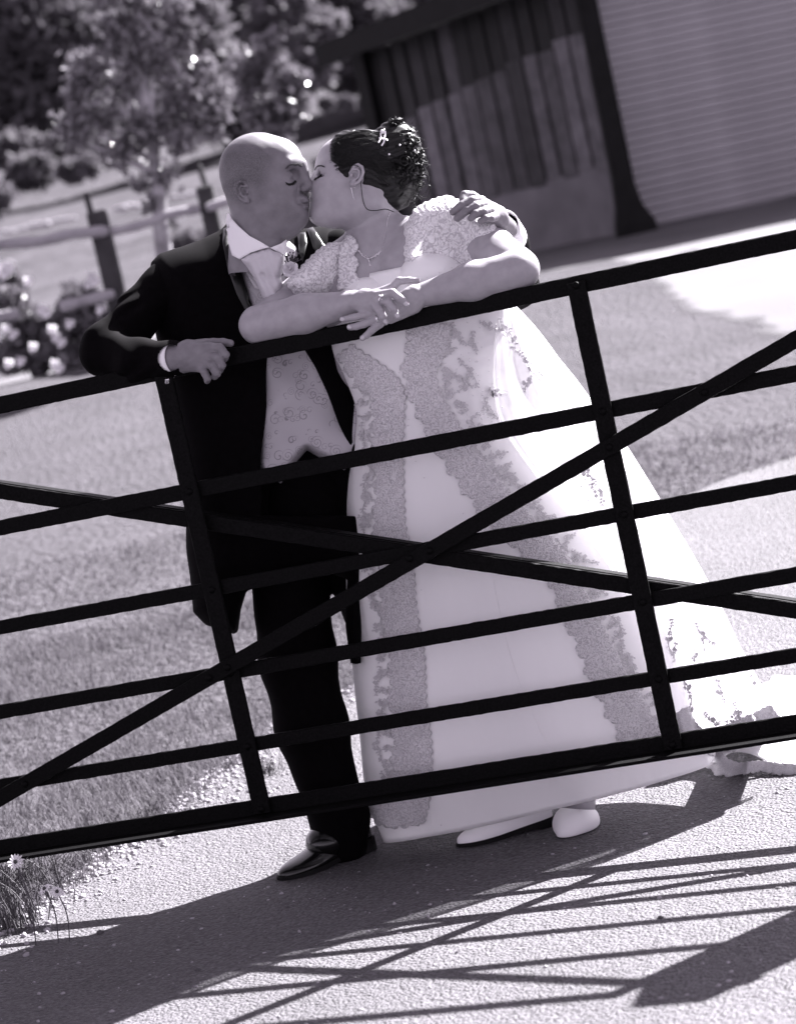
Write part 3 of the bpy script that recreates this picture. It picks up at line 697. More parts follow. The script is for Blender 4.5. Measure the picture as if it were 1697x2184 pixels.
loft('body', [cring(-2.0, .80, .3, .85, .74), cring(-1.9, .86, .25, 1.0, .8), cring(1.0, .88, .25, 1.02, .82), cring(2.2, .84, .3, .85, .76)], m_car, car)
loft('cabin', [cring(-1.75, .80, .95, 1.0, .78), cring(-1.45, .76, .92, 1.48, .60), cring(.4, .76, .92, 1.5, .60), cring(1.2, .78, .92, 1.0, .7)], m_glass, car)
o = mesh('roof', [carp(a, b, z) for z in (1.49, 1.545) for a, b in ((-.66, -1.5), (.66, -1.5), (.64, .5), (-.64, .5))], [(3, 2, 1, 0), (4, 5, 6, 7), (0, 1, 5, 4), (1, 2, 6, 5), (2, 3, 7, 6), (3, 0, 4, 7)], m_car); child(o, car)
for s in (-1, 1):
    for d in (-1.3, 1.4):
        h = Heap(); Vv, Qv = ball((0, 0, 0), .32, 14, 6, (.3, 1, 1)); Vv = np.array([carp(s * .80 + v[0], d + v[1], .32 + v[2]) for v in Vv]); h.add(Vv, Qv); h.build('wheel', m_dark, car)
    o = bmobj('tail_light', bar(carp(s * .62, -2.03, .8), carp(s * .80, -2.01, .8), .04, .16), m_glass); child(o, car)
o = bmobj('rear_window', bar(carp(-.55, -1.62, 1.22), carp(.55, -1.62, 1.22), .02, .34), m_glass); child(o, car)
o = bmobj('bumper', bar(carp(-.8, -2.08, .42), carp(.8, -2.08, .42), .1, .2, bev=.03), m_car); child(o, car)

# ================================================================ GRASS, STONES, DAISIES
def blades(name, n, yr, xoff, hh, ww, seed, dens=None):
    g = np.random.default_rng(seed); y = g.uniform(*yr, n); x = np.array([ledge(t) for t in y]) - g.random(n) ** 1.25 * xoff + g.normal(0, .035, n)
    keep = np.sin(x * 7 + np.sin(y * 5) * 2) * np.cos(y * 6 + x * 2) + g.random(n) * 1.6 > .05; x = x[keep]; y = y[keep]; n = len(x)
    z = zlawn(x, y); P = np.stack([x, y, z], 1); h = hh * g.uniform(.35, 1.25, n) * (.75 + .35 * np.sin(x * 3 + 1) * np.cos(y * 2.3)); a = g.uniform(0, 6.28, n)
    lean = np.stack([np.cos(a), np.sin(a), 0 * a], 1) * (h * g.uniform(.2, 1.0, n))[:, None]; b = a + 1.57 + g.normal(0, .5, n); w = np.stack([np.cos(b), np.sin(b), 0 * b], 1) * ww * g.uniform(.6, 1.3, n)[:, None]
    up = np.zeros_like(P); up[:, 2] = h; m1 = P + lean * .35 + up * .62; tip = P + lean + up
    V = np.stack([P - w, P + w, m1 + w * .75, m1 - w * .75, tip + w * .1, tip - w * .1], 1).reshape(-1, 3); i = np.arange(n)[:, None] * 6
    Q = np.concatenate([i + [0, 1, 2, 3], i + [3, 2, 4, 5]]); o = meshq(name, V, Q, m_blade, None, False)
    return o
tag(blades('grass', 90000, (-1.6, 3.6), 2.6, .040, .0018, 11), 'short rough grass of the verge beside the drive at left', 'grass', kind='stuff')
tag(blades('grass', 110000, (3.2, 12), 5.5, .034, .0030, 12), 'paler mown grass beyond the groom', 'grass', kind='stuff')
tag(blades('grass', 12000, (-1.3, .45), .55, .085, .0022, 13), 'taller ragged grass at the lower left corner of the verge', 'grass', kind='stuff')
# stones
def stones(name, n, fx, seed, r0, r1, m=m_stone):
    g = np.random.default_rng(seed); Vb, Qb = ball((0, 0, 0), 1, 6, 3); P = fx(g, n); n = len(P); r = r0 + (r1 - r0) * g.random(n) ** 3
    S = g.uniform(.6, 1.3, (n, 1, 3)); S[:, :, 2] *= .7; V = Vb[None] * S * r[:, None, None] * g.uniform(.8, 1.2, (n, len(Vb), 1)); a = g.uniform(0, 6.28, n); c, s = np.cos(a)[:, None], np.sin(a)[:, None]
    V = np.stack([V[..., 0] * c - V[..., 1] * s, V[..., 0] * s + V[..., 1] * c, V[..., 2]], -1) + P[:, None, :]
    Q = (np.arange(n)[:, None, None] * len(Vb) + Qb[None]).reshape(-1, 4); return meshq(name, V.reshape(-1, 3), Q, m, None, False)
def f_edge(g, n):
    y = g.uniform(-2.2, 2.6, n); x = np.array([ledge(t) for t in y]) + np.abs(g.normal(0, .11, n)) - .07; return np.stack([x, y, gz(x, y) + .005], 1)
def f_road(g, n):
    y = g.uniform(-2.6, 5, n); x = g.uniform(-1, 4, n); k = x > np.array([ledge(t) for t in y]); x, y = x[k], y[k]; return np.stack([x, y, gz(x, y) + .004], 1)
tag(stones('gravel', 5200, f_edge, 3, .0025, .011), 'loose gravel along the edge of the drive', 'gravel', kind='stuff')
tag(stones('chippings', 5200, f_road, 4, .0016, .0065), 'loose chippings scattered on the drive', 'gravel', kind='stuff')
m_dst = mat('dark_pebble', .06, rough=.8, noise=.3)
for lab, (px, py), r in (('single pebble on the sunlit road, between the third and fourth gate-rail shadows', (1410, 1964), .006), ('pebble on the sunlit road at the right, among the gate shadows', (1660, 1905), .008),
        ('dark pebble in the couple\'s shadow, nearest the bottom', (424, 2077), .007), ('dark pebble near the left edge of the couple\'s shadow', (216, 1996), .008), ('small stone in the shadow right of the groom\'s shoe', (616, 1944), .007)):
    c = ground(px, py); g = np.random.default_rng(int(px)); Vv, Qv = ball((0, 0, 0), r, 9, 6, (1.2, .9, .75)); Vv = Vv * g.uniform(.82, 1.18, (len(Vv), 1)); Vv[:, 2] += r * .5
    o = meshq('pebble', Vv, Qv, m_dst, None, False); o.location = c + np.array([0, 0, .004]); tag(o, lab, 'pebble')
# daisies and dry stalks at the lower left
m_eye = mat('daisy_eye', .05, rough=.8)
def daisy(px, py, face, r, lab, lean=(0, 0)):
    c = atD(px, py, dep(px, py, -.35)); b = np.array([c[0] + lean[0], c[1] + lean[1], float(gz(c[0], c[1])) - .01]); e = empty('daisy', b, lab, 'flower', 'ox-eye daisies on the verge')
    h = Heap(); h.add(*tube(catmull([b, (b + c) / 2 + np.array([.012, 0, .01]), c], 4), .0016, 5)); h.build('stem', m_blade, e)
    f = np.array(face, float); f /= np.linalg.norm(f); u = np.cross(f, [0.1, .2, 1]); u /= np.linalg.norm(u); w = np.cross(f, u)
    for j in range(13):
        a = j / 13 * 6.283; d = u * math.cos(a) + w * math.sin(a); t = np.cross(f, d); k = r * random.uniform(.85, 1.1)
        V = [c + d * r * .2 - t * r * .06, c + d * r * .2 + t * r * .06, c + d * k * .7 + t * r * .15 + f * .002, c + d * k - f * .002, c + d * k * .7 - t * r * .15 + f * .002]
        o = mesh('petal', V, [(0, 1, 2, 3, 4)], m_petal); child(o, e)
    Vv, Qv = ball(c + f * .002, r * .25, 8, 5); hh = Heap(); hh.add(Vv, Qv); hh.build('flower_eye', m_eye, e)
daisy(34, 1838, (.1, -1, .35), .021, 'daisy facing the camera, uppermost by the gate\'s bottom rail')
daisy(96, 1896, (-.3, -.4, .9), .020, 'left of the pair of daisies drooping over the gravel')
daisy(122, 1902, (.5, -.5, .7), .019, 'right of the pair of daisies drooping over the gravel')
def tuft(lab, px, py, n, hh, seed, spread=.06):
    b = ground(px, py); g = np.random.default_rng(seed); h = Heap()
    for i in range(n):
        a = g.uniform(0, 6.28); p = b + np.array([math.cos(a), math.sin(a), 0]) * g.random() * spread; L = hh * g.uniform(.5, 1.2); ln = np.array([g.normal(0, .35), g.normal(0, .35), 0]) * L
        h.add(*tube(catmull([p, p + ln * .3 + [0, 0, L * .6], p + ln + [0, 0, L * .95]], 4), np.linspace(.0018, .0005, 9), 4))
    o = h.build('weed_tuft', m_stalk); tag(o, lab, 'weed', 'weed tufts at the verge')
m_stalk = mat('weed_stalk', .045, rough=.7, v2=.12, nscale=12, trans=.2)
tuft('dark tangled weed at the lower left corner of the verge', 25, 1985, 90, .16, 1, .10)
tuft('dark weed under the uppermost daisy', 60, 1900, 70, .13, 2, .09)
tuft('weed clump at the left border below the gate', -10, 1930, 70, .18, 3, .08)
tuft('dry curved grass stalks reaching over the gravel', 120, 1900, 16, .16, 4, .05)
tuft('small weed on the edge of the drive under the bottom rail', 240, 1800, 40, .07, 5, .06)
tuft('small dark weed by the drive left of the groom\'s leg', 565, 1655, 40, .05, 6, .06)
for i in range(6):
    tuft(['low weed clump on the verge, nearest above the pair of daisies', 'second low weed clump up the verge from the daisies', 'low weed clump halfway along the verge between daisies and gate rail', 'low weed clump where the verge passes under the bottom rail', 'low weed clump just behind the bottom rail on the verge', 'low weed clump farthest up the verge, left of the upright'][i], 150 + i * 35, 1868 - i * 24, 26, .06, 30 + i, .07)
# ================================================================ PEOPLE
m_skin1 = mat('skin_tanned', .165, rough=.47, noise=.13, nscale=42, bump=.5, bscale=380, sub=.10, spec=.4, bdist=.0008)
m_skin2 = mat('skin_fair', .315, rough=.45, noise=.09, nscale=42, bump=.4, bscale=400, sub=.12, spec=.4, bdist=.0006)
m_suit = mat('black_wool', .0016, rough=.85, spec=.05, noise=.3, nscale=60, sheen=.0, bump=.3, bscale=600, bdist=.0006)
m_suit.node_tree.nodes['Principled BSDF'].inputs['Specular Tint'].default_value = (1, .82, 1.0, 1)
m_lapel = mat('black_satin', .004, rough=.35, spec=.35)
m_shirt = mat('white_cotton', .80, rough=.8, spec=.2, bump=.15, bscale=300, bdist=.0005)
m_nail = mat('painted_nail', .46, rough=.25, spec=.6)
m_hair = mat('dark_hair', .004, rough=.42, spec=.30, noise=.3, nscale=90)
m_lash = mat('lash', .008, rough=.8)
m_silver = mat('silver', .75, rough=.22, metal=1)
m_pearl = mat('pearl', .85, rough=.25, spec=.6)
m_shoe = mat('black_leather', .003, rough=.22, spec=.4, coat=.15)
m_wshoe = mat('white_satin_shoe', .78, rough=.45, spec=.4)
m_crav = mat('silver_cravat', .50, rough=.40, spec=.5, noise=.06, nscale=14, bump=.4, bscale=9, bdist=.006)
def satin_mat():
    m = mat('ivory_satin', .96, rough=.46, spec=.35, trans=.28); n = m.node_tree.nodes; l = m.node_tree.links; b = n['Principled BSDF']
    tc = n.new('ShaderNodeTexCoord'); mp = n.new('ShaderNodeMapping'); mp.inputs['Scale'].default_value = (1.2, 1.2, .5); l.new(tc.outputs['Object'], mp.inputs[0])
    t = n.new('ShaderNodeTexNoise'); t.inputs['Scale'].default_value = 7; t.inputs['Detail'].default_value = 3; l.new(mp.outputs[0], t.inputs[0])
    t2 = n.new('ShaderNodeTexNoise'); t2.inputs['Scale'].default_value = 900; l.new(tc.outputs['Object'], t2.inputs[0])
    ad = n.new('ShaderNodeMath'); ad.operation = 'MULTIPLY_ADD'; ad.inputs[1].default_value = .02; l.new(t2.outputs[0], ad.inputs[0]); l.new(t.outputs[0], ad.inputs[2])
    bp = n.new('ShaderNodeBump'); bp.inputs['Strength'].default_value = .55; bp.inputs['Distance'].default_value = .02; l.new(ad.outputs[0], bp.inputs['Height']); l.new(bp.outputs[0], b.inputs['Normal']); return m
m_satin = satin_mat()
def lace_mat(name, v0, v1, sc, trans=.15):
    m = bpy.data.materials.new(name); m.use_nodes = True; n = m.node_tree.nodes; l = m.node_tree.links; b = n['Principled BSDF']
    b.inputs['Roughness'].default_value = .7; b.inputs['Specular IOR Level'].default_value = .3
    tc = n.new('ShaderNodeTexCoord'); ns = n.new('ShaderNodeTexNoise'); ns.inputs['Scale'].default_value = sc * .45; l.new(tc.outputs['Object'], ns.inputs[0])
    mx = n.new('ShaderNodeMixRGB'); mx.inputs[0].default_value = .035; l.new(tc.outputs['Object'], mx.inputs[1]); l.new(ns.outputs['Color'], mx.inputs[2])
    vo = n.new('ShaderNodeTexVoronoi'); vo.feature = 'DISTANCE_TO_EDGE'; vo.inputs['Scale'].default_value = sc; l.new(mx.outputs[0], vo.inputs[0])
    vr = n.new('ShaderNodeTexVoronoi'); vr.inputs['Scale'].default_value = sc * .38; l.new(mx.outputs[0], vr.inputs[0])
    w = n.new('ShaderNodeMath'); w.operation = 'SINE'; w2 = n.new('ShaderNodeMath'); w2.operation = 'MULTIPLY'; w2.inputs[1].default_value = 26; l.new(vr.outputs['Distance'], w2.inputs[0]); l.new(w2.outputs[0], w.inputs[0])
    a = n.new('ShaderNodeMapRange'); a.inputs['From Max'].default_value = .16; l.new(vo.outputs['Distance'], a.inputs[0])
    hh = n.new('ShaderNodeMath'); hh.operation = 'MULTIPLY_ADD'; hh.inputs[1].default_value = .42; l.new(w.outputs[0], hh.inputs[0]); l.new(a.outputs[0], hh.inputs[2])
    r = n.new('ShaderNodeValToRGB'); r.color_ramp.elements[0].position = .1; r.color_ramp.elements[1].position = .85
    r.color_ramp.elements[0].color = tone(v0); r.color_ramp.elements[1].color = tone(v1); l.new(hh.outputs[0], r.inputs[0]); l.new(r.outputs[0], b.inputs['Base Color'])
    bp = n.new('ShaderNodeBump'); bp.inputs['Strength'].default_value = .6; bp.inputs['Distance'].default_value = .0018; l.new(hh.outputs[0], bp.inputs['Height']); l.new(bp.outputs[0], b.inputs['Normal'])
    tr = n.new('ShaderNodeBsdfTranslucent'); l.new(r.outputs[0], tr.inputs[0]); ms = n.new('ShaderNodeMixShader'); ms.inputs[0].default_value = trans
    l.new(b.outputs[0], ms.inputs[1]); l.new(tr.outputs[0], ms.inputs[2]); l.new(ms.outputs[0], n['Material Output'].inputs[0]); return m
m_lace = lace_mat('beaded_lace', .50, .76, 120, .1)
m_lace2 = lace_mat('sleeve_lace', .55, .85, 85, .2)
m_sprig = lace_mat('lace_sprig', .56, .76, 200, .1)
def damask_mat():
    m = mat('figured_silk', .42, rough=.45, spec=.4); n = m.node_tree.nodes; l = m.node_tree.links; b = n['Principled BSDF']; tc = n.new('ShaderNodeTexCoord')
    def curls(sc, off):
        mp = n.new('ShaderNodeMapping'); mp.inputs['Location'].default_value = (off, off * 2, off); l.new(tc.outputs['Object'], mp.inputs[0])
        v = n.new('ShaderNodeTexVoronoi'); v.inputs['Scale'].default_value = sc; l.new(mp.outputs[0], v.inputs[0])
        # position inside each cell gives a spiral stem
        sb = n.new('ShaderNodeVectorMath'); sb.operation = 'SUBTRACT'; l.new(mp.outputs[0], sb.inputs[0]); l.new(v.outputs['Position'], sb.inputs[1])
        sx = n.new('ShaderNodeSeparateXYZ'); l.new(sb.outputs[0], sx.inputs[0])
        at2 = n.new('ShaderNodeMath'); at2.operation = 'ARCTAN2'; l.new(sx.outputs['Z'], at2.inputs[0]); l.new(sx.outputs['X'], at2.inputs[1])
        k = n.new('ShaderNodeMath'); k.operation = 'MULTIPLY_ADD'; k.inputs[1].default_value = 34; l.new(v.outputs['Distance'], k.inputs[0]); l.new(at2.outputs[0], k.inputs[2])
        s = n.new('ShaderNodeMath'); s.operation = 'SINE'; l.new(k.outputs[0], s.inputs[0])
        g = n.new('ShaderNodeMapRange'); g.inputs['From Min'].default_value = .66; g.inputs['From Max'].default_value = .86; l.new(s.outputs[0], g.inputs[0])
        d = n.new('ShaderNodeMapRange'); d.inputs['From Min'].default_value = .42; d.inputs['From Max'].default_value = .36; l.new(v.outputs['Distance'], d.inputs[0])
        o = n.new('ShaderNodeMath'); o.operation = 'MULTIPLY'; l.new(g.outputs[0], o.inputs[0]); l.new(d.outputs[0], o.inputs[1]); return o
    a = curls(24, 0); c = curls(40, .37); mxx = n.new('ShaderNodeMath'); mxx.operation = 'MAXIMUM'; l.new(a.outputs[0], mxx.inputs[0]); l.new(c.outputs[0], mxx.inputs[1])
    nz = n.new('ShaderNodeTexNoise'); nz.inputs['Scale'].default_value = 22; l.new(tc.outputs['Object'], nz.inputs[0])
    nm = n.new('ShaderNodeMapRange'); nm.inputs['From Min'].default_value = .30; nm.inputs['From Max'].default_value = .40; l.new(nz.outputs[0], nm.inputs[0])
    m2 = n.new('ShaderNodeMath'); m2.operation = 'MULTIPLY'; l.new(mxx.outputs[0], m2.inputs[0]); l.new(nm.outputs[0], m2.inputs[1])
    r = n.new('ShaderNodeMixRGB'); r.inputs[1].default_value = tone(.40); r.inputs[2].default_value = tone(.22); l.new(m2.outputs[0], r.inputs[0]); l.new(r.outputs[0], b.inputs['Base Color']); return m
m_vest = damask_mat()
def LL(r, D): return r / FPX * D
def P3(p): return CC(p[0], p[1], dep(p[0], p[1], p[2]))      # (px, py, world Y) in camera axes
class Person:
    def __init__(s): s.V = []; s.Q = []; s.n = 0
    def add(s, S, pts, pad, h, filt=None):
        lo, hi = bounds(pts, pad); V, Q = nets(S, lo, hi, h); s.V.append(toworld(V)); s.Q.append(Q + s.n); s.n += len(V); return toworld(V), Q
def sculpt_obj(name, S, pts, pad, h, m, parent):
    lo, hi = bounds(pts, pad); V, Q = nets(S, lo, hi, h); V = toworld(V); o = meshq(name, V, Q, m, None, True); child(o, parent); return o, bvh_of(V, Q)

# ---------------------------------------------------------------- the groom
groom = empty('person', ground(640, 1850) * [1, 1, 1] + [0, .1, 0], 'bald man in black tailcoat, patterned waistcoat and cravat, leaning on the gate and kissing', 'person')
GB = Person()
DH = dep(600, 400, .20)                      # depth of his head
def H(x, y, q=0.0):                          # head coordinates: pixels, q towards the camera; head turned a little to the camera
    th = math.radians(9); x0, q0 = 552.0, 0.0
    dx, dq = x - x0, q; xx = x0 + dx * math.cos(th) - dq * math.sin(th) + dx * .012; qq = dx * math.sin(th) + dq * math.cos(th)
    return CC(xx, y, DH) + np.array([0, 0, -qq / FPX * DH])
def R(*r): return [a / FPX * DH for a in r]
S = Sculpt(); u = LL(1, DH)
S.ell(H(551, 360), R(84, 77, 70), 0)
S.ell(H(540, 395), R(62, 62, 60), 18 * u)
S.ell(H(601, 350), R(45, 50, 52), 20 * u)
S.ell(H(598, 410), R(45, 60, 50), 18 * u)
S.ell(H(602, 412, 34), R(28, 32, 20), 16 * u).ell(H(602, 412, -34), R(28, 32, 20), 16 * u)
S.ell(H(601, 452), R(50, 38, 48), 16 * u)
S.ell(H(634, 465), R(25, 24, 26), 16 * u)
S.ell(H(572, 446, 40), R(30, 34, 22), 18 * u).ell(H(572, 446, -40), R(30, 34, 22), 18 * u)
S.ell(H(594, 484), R(46, 32, 42), 20 * u)
S.cap(H(548, 440), CC(548, 570, DH + .01), 56 * u, 62 * u, 22 * u)
# brow, nose, mouth
S.cap(H(641, 352, 8), H(624, 354, 42), 9 * u, 8 * u, 12 * u).cap(H(641, 352, -8), H(624, 354, -42), 9 * u, 8 * u, 12 * u)
S.cap(H(643, 352, 0), H(647, 366, 0), 10 * u, 9 * u, 10 * u)
S.ell(H(631, 377, 30), R(13, 11, 16), 9 * u, None, True).ell(H(631, 377, -30), R(13, 11, 16), 9 * u, None, True)
S.ell(H(616, 380, 29), R(14, 11, 14), 5 * u).ell(H(616, 380, -29), R(14, 11, 14), 5 * u)
S.cap(H(641, 360, 0), H(655, 392, 0), 9.5 * u, 10.5 * u, 13 * u)
S.ell(H(659.5, 398, 0), R(10.5, 10, 10), 7 * u)
S.ell(H(651, 405, 10), R(9, 7.5, 7), 5 * u).ell(H(651, 405, -10), R(9, 7.5, 7), 5 * u)
S.ell(H(656, 411, 6), R(5, 3.2, 3.5), 2 * u, None, True).ell(H(656, 411, -6), R(5, 3.2, 3.5), 2 * u, None, True)
S.ell(H(640, 407, 19), R(3.5, 8, 3), 4 * u, .1, True)
S.ell(H(637, 384, 20), R(7, 14, 9), 7 * u, None, True)
S.ell(H(645, 428, 0), R(13, 10, 24), 8 * u)
S.ell(H(652, 432, 0), R(8, 5, 17), 4 * u).ell(H(651, 443, 0), R(8, 6, 15), 4 * u)
S.cap(H(662, 437.5, 0), H(641, 440, 25), 1.8 * u, 1.2 * u, 2.5 * u, True)
S.ell(H(640, 452, 0), R(10, 4, 16), 6 * u, None, True)
# ears
def ear_ops(S, H, R, u, cx, cy, k, tilt, s, q0):
    def E(x, y, q):
        ca, sa = math.cos(tilt), math.sin(tilt); return H(cx + (x * ca - y * sa) * k, cy + (x * sa + y * ca) * k, s * (q0 + q * k))
    S.ell(E(0, 0, -2), R(13 * k, 20 * k, 5 * k), 2.5 * u, tilt)
    for ring, rr in (([(11, -8, 2), (8, -18, 5), (0, -22, 8), (-9, -18, 10), (-14, -7, 11), (-13, 6, 10), (-8, 16, 8), (0, 23, 6), (7, 24, 4)], 3.4), ([(6, -9, 5), (-1, -12, 7), (-6, -6, 8), (-6, 4, 8), (-1, 12, 7), (5, 13, 5)], 2.6)):
        for a_, b_ in zip(ring, ring[1:]): S.cap(E(*a_), E(*b_), rr * k * u, rr * k * u, 1.2 * u)
    S.ell(E(3, 21, 4), R(6.5 * k, 7 * k, 4 * k), 2.5 * u)
    S.ell(E(3, 2, 6), R(6 * k, 8 * k, 8 * k), 1.5 * u, tilt, True)
    S.ell(E(10, 4, 3), R(3.2 * k, 5.5 * k, 4 * k), 2 * u, tilt)
for s in (1, -1): ear_ops(S, H, R, u, 532, 416, .98, -.22, s, 64)
S.disp = lambda P: .0004 * wob(P, 90) + .0006 * np.sin(P[:, 1] * 180) * (np.clip(1 - np.abs(P[:, 1] - CC(0, 505, DH)[1]) / .03, 0, 1))
GHV, GHQ = GB.add(S, [CC(455, 270, DH - .1), CC(690, 585, DH + .11)], .01, .0021)
t_head = bvh_of(GHV, GHQ)
# hidden frame of the body inside the clothes
S = Sculpt()
S.cap(P3((545, 500, .25)), P3((580, 640, .30)), .055, .07, .03).ell(P3((640, 780, .32)), (.11, .24, .07), .03)
S.ell(P3((660, 1080, .32)), (.11, .16, .07), .03)
S.cap(P3((560, 600, .30)), P3((380, 590, .27)), .05, .05, .04).cap(P3((372, 600, .27)), P3((238, 745, .11)), .042, .036, .02).cap(P3((240, 755, .07)), P3((378, 762, -.01)), .036, .026, .02)
S.cap(P3((690, 580, .34)), P3((760, 560, .37)), .045, .05, .04).cap(P3((760, 560, .36)), P3((1110, 610, .46)), .042, .036, .03).cap(P3((1110, 605, .45)), P3((1072, 480, .30)), .036, .026, .02)
S.cap(P3((622, 1180, .30)), P3((650, 1480, .235)), .06, .05, .03).cap(P3((650, 1480, .235)), P3((724, 1790, .2)), .05, .035, .02)
S.cap(P3((735, 1150, .36)), P3((838, 1400, .43)), .055, .05, .03).cap(P3((838, 1400, .43)), P3((858, 1750, .5)), .05, .035, .02)
GB.add(S, [P3((150, 480, 0)), P3((1180, 480, 0)), P3((500, 1850, 0)), P3((900, 1850, .55)), P3((150, 480, .5))], .06, .010)
# near hand lying over the rail
def hand_ops(S, palm, fingers, thumb=None):
    for a, b, ra, rb in palm: S.cap(P3(a), P3(b), ra, rb, .010)
    for f in fingers:
        for i in range(len(f) - 1): S.cap(P3(f[i][:3]), P3(f[i + 1][:3]), f[i][3], f[i + 1][3], .0022 if i else .004)
S = Sculpt()
hand_ops(S, [((374, 766, .0), (408, 760, -.008), .038, .034), ((402, 746, -.008), (446, 745, -.03), .025, .017), ((402, 768, -.008), (438, 782, -.03), .025, .016), ((400, 757, -.008), (446, 764, -.028), .028, .018)], [])
kn = [((447, 741, -.028, .0125), (469, 742, -.045, .0108), (481, 757, -.044, .0100), (478, 766, -.028, .0088)),
      ((444, 756, -.032, .0128), (464, 763, -.050, .0112), (473, 779, -.048, .0102), (469, 789, -.032, .0088)),
      ((438, 770, -.033, .0124), (453, 780, -.050, .0108), (462, 797, -.047, .0098), (458, 803, -.032, .0085)),
      ((428, 780, -.030, .0115), (436, 793, -.045, .0098), (443, 807, -.043, .0088), (442, 812, -.030, .0078))]
hand_ops(S, [], kn)
hand_ops(S, [], [((425, 737, -.004, .016), (455, 731, .0, .0112), (475, 730, -.006, .0098), (492, 732, -.010, .0088))])
S.disp = lambda P: .0006 * wob(P, 160)
V, Q = GB.add(S, [P3((360, 715, -.09)), P3((510, 830, .05))], .02, .0017)
t_ghand = bvh_of(V, Q)
# far hand on her shoulder
S = Sculpt()
YS = .10
hand_ops(S, [((1080, 488, .22), (1062, 470, .17), .026, .025), ((1062, 455, .165), (1028, 432, .13), .018, .013), ((1066, 472, .165), (1046, 455, .12), .018, .013), ((1062, 462, .165), (1036, 444, .125), .021, .014)], [])
hand_ops(S, [], [((1020, 427, .135, .0115), (1006, 418, .135, .0115), (991, 416, .12, .0108), (986, 427, .105, .0095)),
  ((1026, 428, .128, .0118), (1005, 428, .105, .0110), (985, 437, .090, .0098), (966, 452, .088, .0088)),
  ((1034, 438, .122, .0120), (1014, 441, .095, .0112), (995, 449, .083, .0100), (975, 465, .082, .0090)),
  ((1044, 449, .118, .0115), (1030, 452, .090, .0105), (1015, 456, .078, .0096), (1004, 465, .076, .0086)),
  ((1056, 462, .118, .0105), (1046, 466, .092, .0095), (1035, 466, .080, .0085), (1024, 472, .078, .0076))])
S.disp = lambda P: .0005 * wob(P, 160)
V, Q = GB.add(S, [P3((945, 400, .02)), P3((1110, 510, .28))], .02, .0017)
gbody = meshq('body', np.concatenate(GB.V), np.concatenate(GB.Q), m_skin1, None, True); child(gbody, groom)
# stubble on the shaved scalp: darker roots at the sides and back
at_ = gbody.data.color_attributes.new('stubble', 'FLOAT_COLOR', 'POINT')
VW = np.concatenate(GB.V); cc = (VW - CAM) @ M.T; pxx = cc[:, 0] / cc[:, 2] * FPX + CX; pyy = cc[:, 1] / cc[:, 2] * FPX + CY
st = np.clip((586 - pxx - (pyy - 380) * .25) / 40, 0, 1) * np.clip((452 - pyy) / 36, 0, 1) * np.clip((pyy - 292) / 40, 0, 1)
ear = np.exp(-(((pxx - 530) / 21) ** 2 + ((pyy - 415) / 25) ** 2) ** 3); st = np.clip(st * (1 - ear), 0, 1) * (pyy < 470)
beard = np.clip(1 - np.hypot((pxx - 632) / 62, (pyy - 458) / 42), 0, 1) * .5 * (pyy < 520) * (pxx < 700)
st = np.maximum(st, beard); ca = np.ones((len(VW), 4), np.float32); ca[:, 0] = ca[:, 1] = ca[:, 2] = st; at_.data.foreach_set('color', ca.ravel())
n = m_skin1.node_tree.nodes; l = m_skin1.node_tree.links; b = n['Principled BSDF']; src = b.inputs['Base Color'].links[0].from_socket
an = n.new('ShaderNodeAttribute'); an.attribute_name = 'stubble'; nz = n.new('ShaderNodeTexNoise'); nz.inputs['Scale'].default_value = 500; tc = n.new('ShaderNodeTexCoord'); l.new(tc.outputs['Object'], nz.inputs[0])
mm = n.new('ShaderNodeMath'); mm.operation = 'MULTIPLY'; l.new(an.outputs['Fac'], mm.inputs[0]); mr = n.new('ShaderNodeMapRange'); mr.inputs['From Min'].default_value = .3; mr.inputs['From Max'].default_value = .7; mr.inputs['To Min'].default_value = .15; mr.inputs['To Max'].default_value = .85
l.new(nz.outputs[0], mr.inputs[0]); l.new(mr.outputs[0], mm.inputs[1]); mx = n.new('ShaderNodeMixRGB'); mx.inputs[2].default_value = tone(.045); l.new(mm.outputs[0], mx.inputs[0]); l.new(src, mx.inputs[1]); l.new(mx.outputs[0], b.inputs['Base Color'])
# eyebrow, lashes
m_brow = mat('brow_hair', .05, rough=.7)
def hairs(name, base_pts, tips, n, r, parent, trees, off=.001, m=m_hair, jit=1.5, seed=0, lift=.0):
    g = np.random.default_rng(seed); A = catmull([(x, y, 0) for x, y in base_pts], 12)[:, :2]; B = catmull([(x, y, 0) for x, y in tips], 12)[:, :2]; h = Heap(); o = Vector(CAM)
    for i in range(n):
        k = g.random() * (len(A) - 1.01); i0 = int(k); f = k - i0; a = A[i0] * (1 - f) + A[i0 + 1] * f + g.normal(0, jit, 2) * .5; b_ = B[i0] * (1 - f) + B[i0 + 1] * f + g.normal(0, jit, 2)
        pts = []
        for t in (0, .5, 1):
            q = a * (1 - t) + b_ * t; d = Vector(ray(*q)).normalized(); hit = trees.ray_cast(o, d)
            if hit[0] is None: pts = None; break
            pts.append(np.array(hit[0] - d * (off + lift * t)))
        if pts: h.add(*tube(pts, [r, r * .8, r * .25], 3))
    if h.n: return h.build(name, m, parent, False)
hairs('eyebrow', [(607, 361), (618, 353), (630, 352), (641, 354)], [(613, 355), (625, 349), (637, 349), (646, 352)], 90, .00045, groom, t_head, m=m_brow, jit=1.9)
hairs('eyelashes', [(609, 388), (615, 391), (623, 390), (630, 384)], [(611, 393), (618, 396), (627, 394), (633, 388)], 110, .0006, groom, t_head, jit=.6, lift=.001)

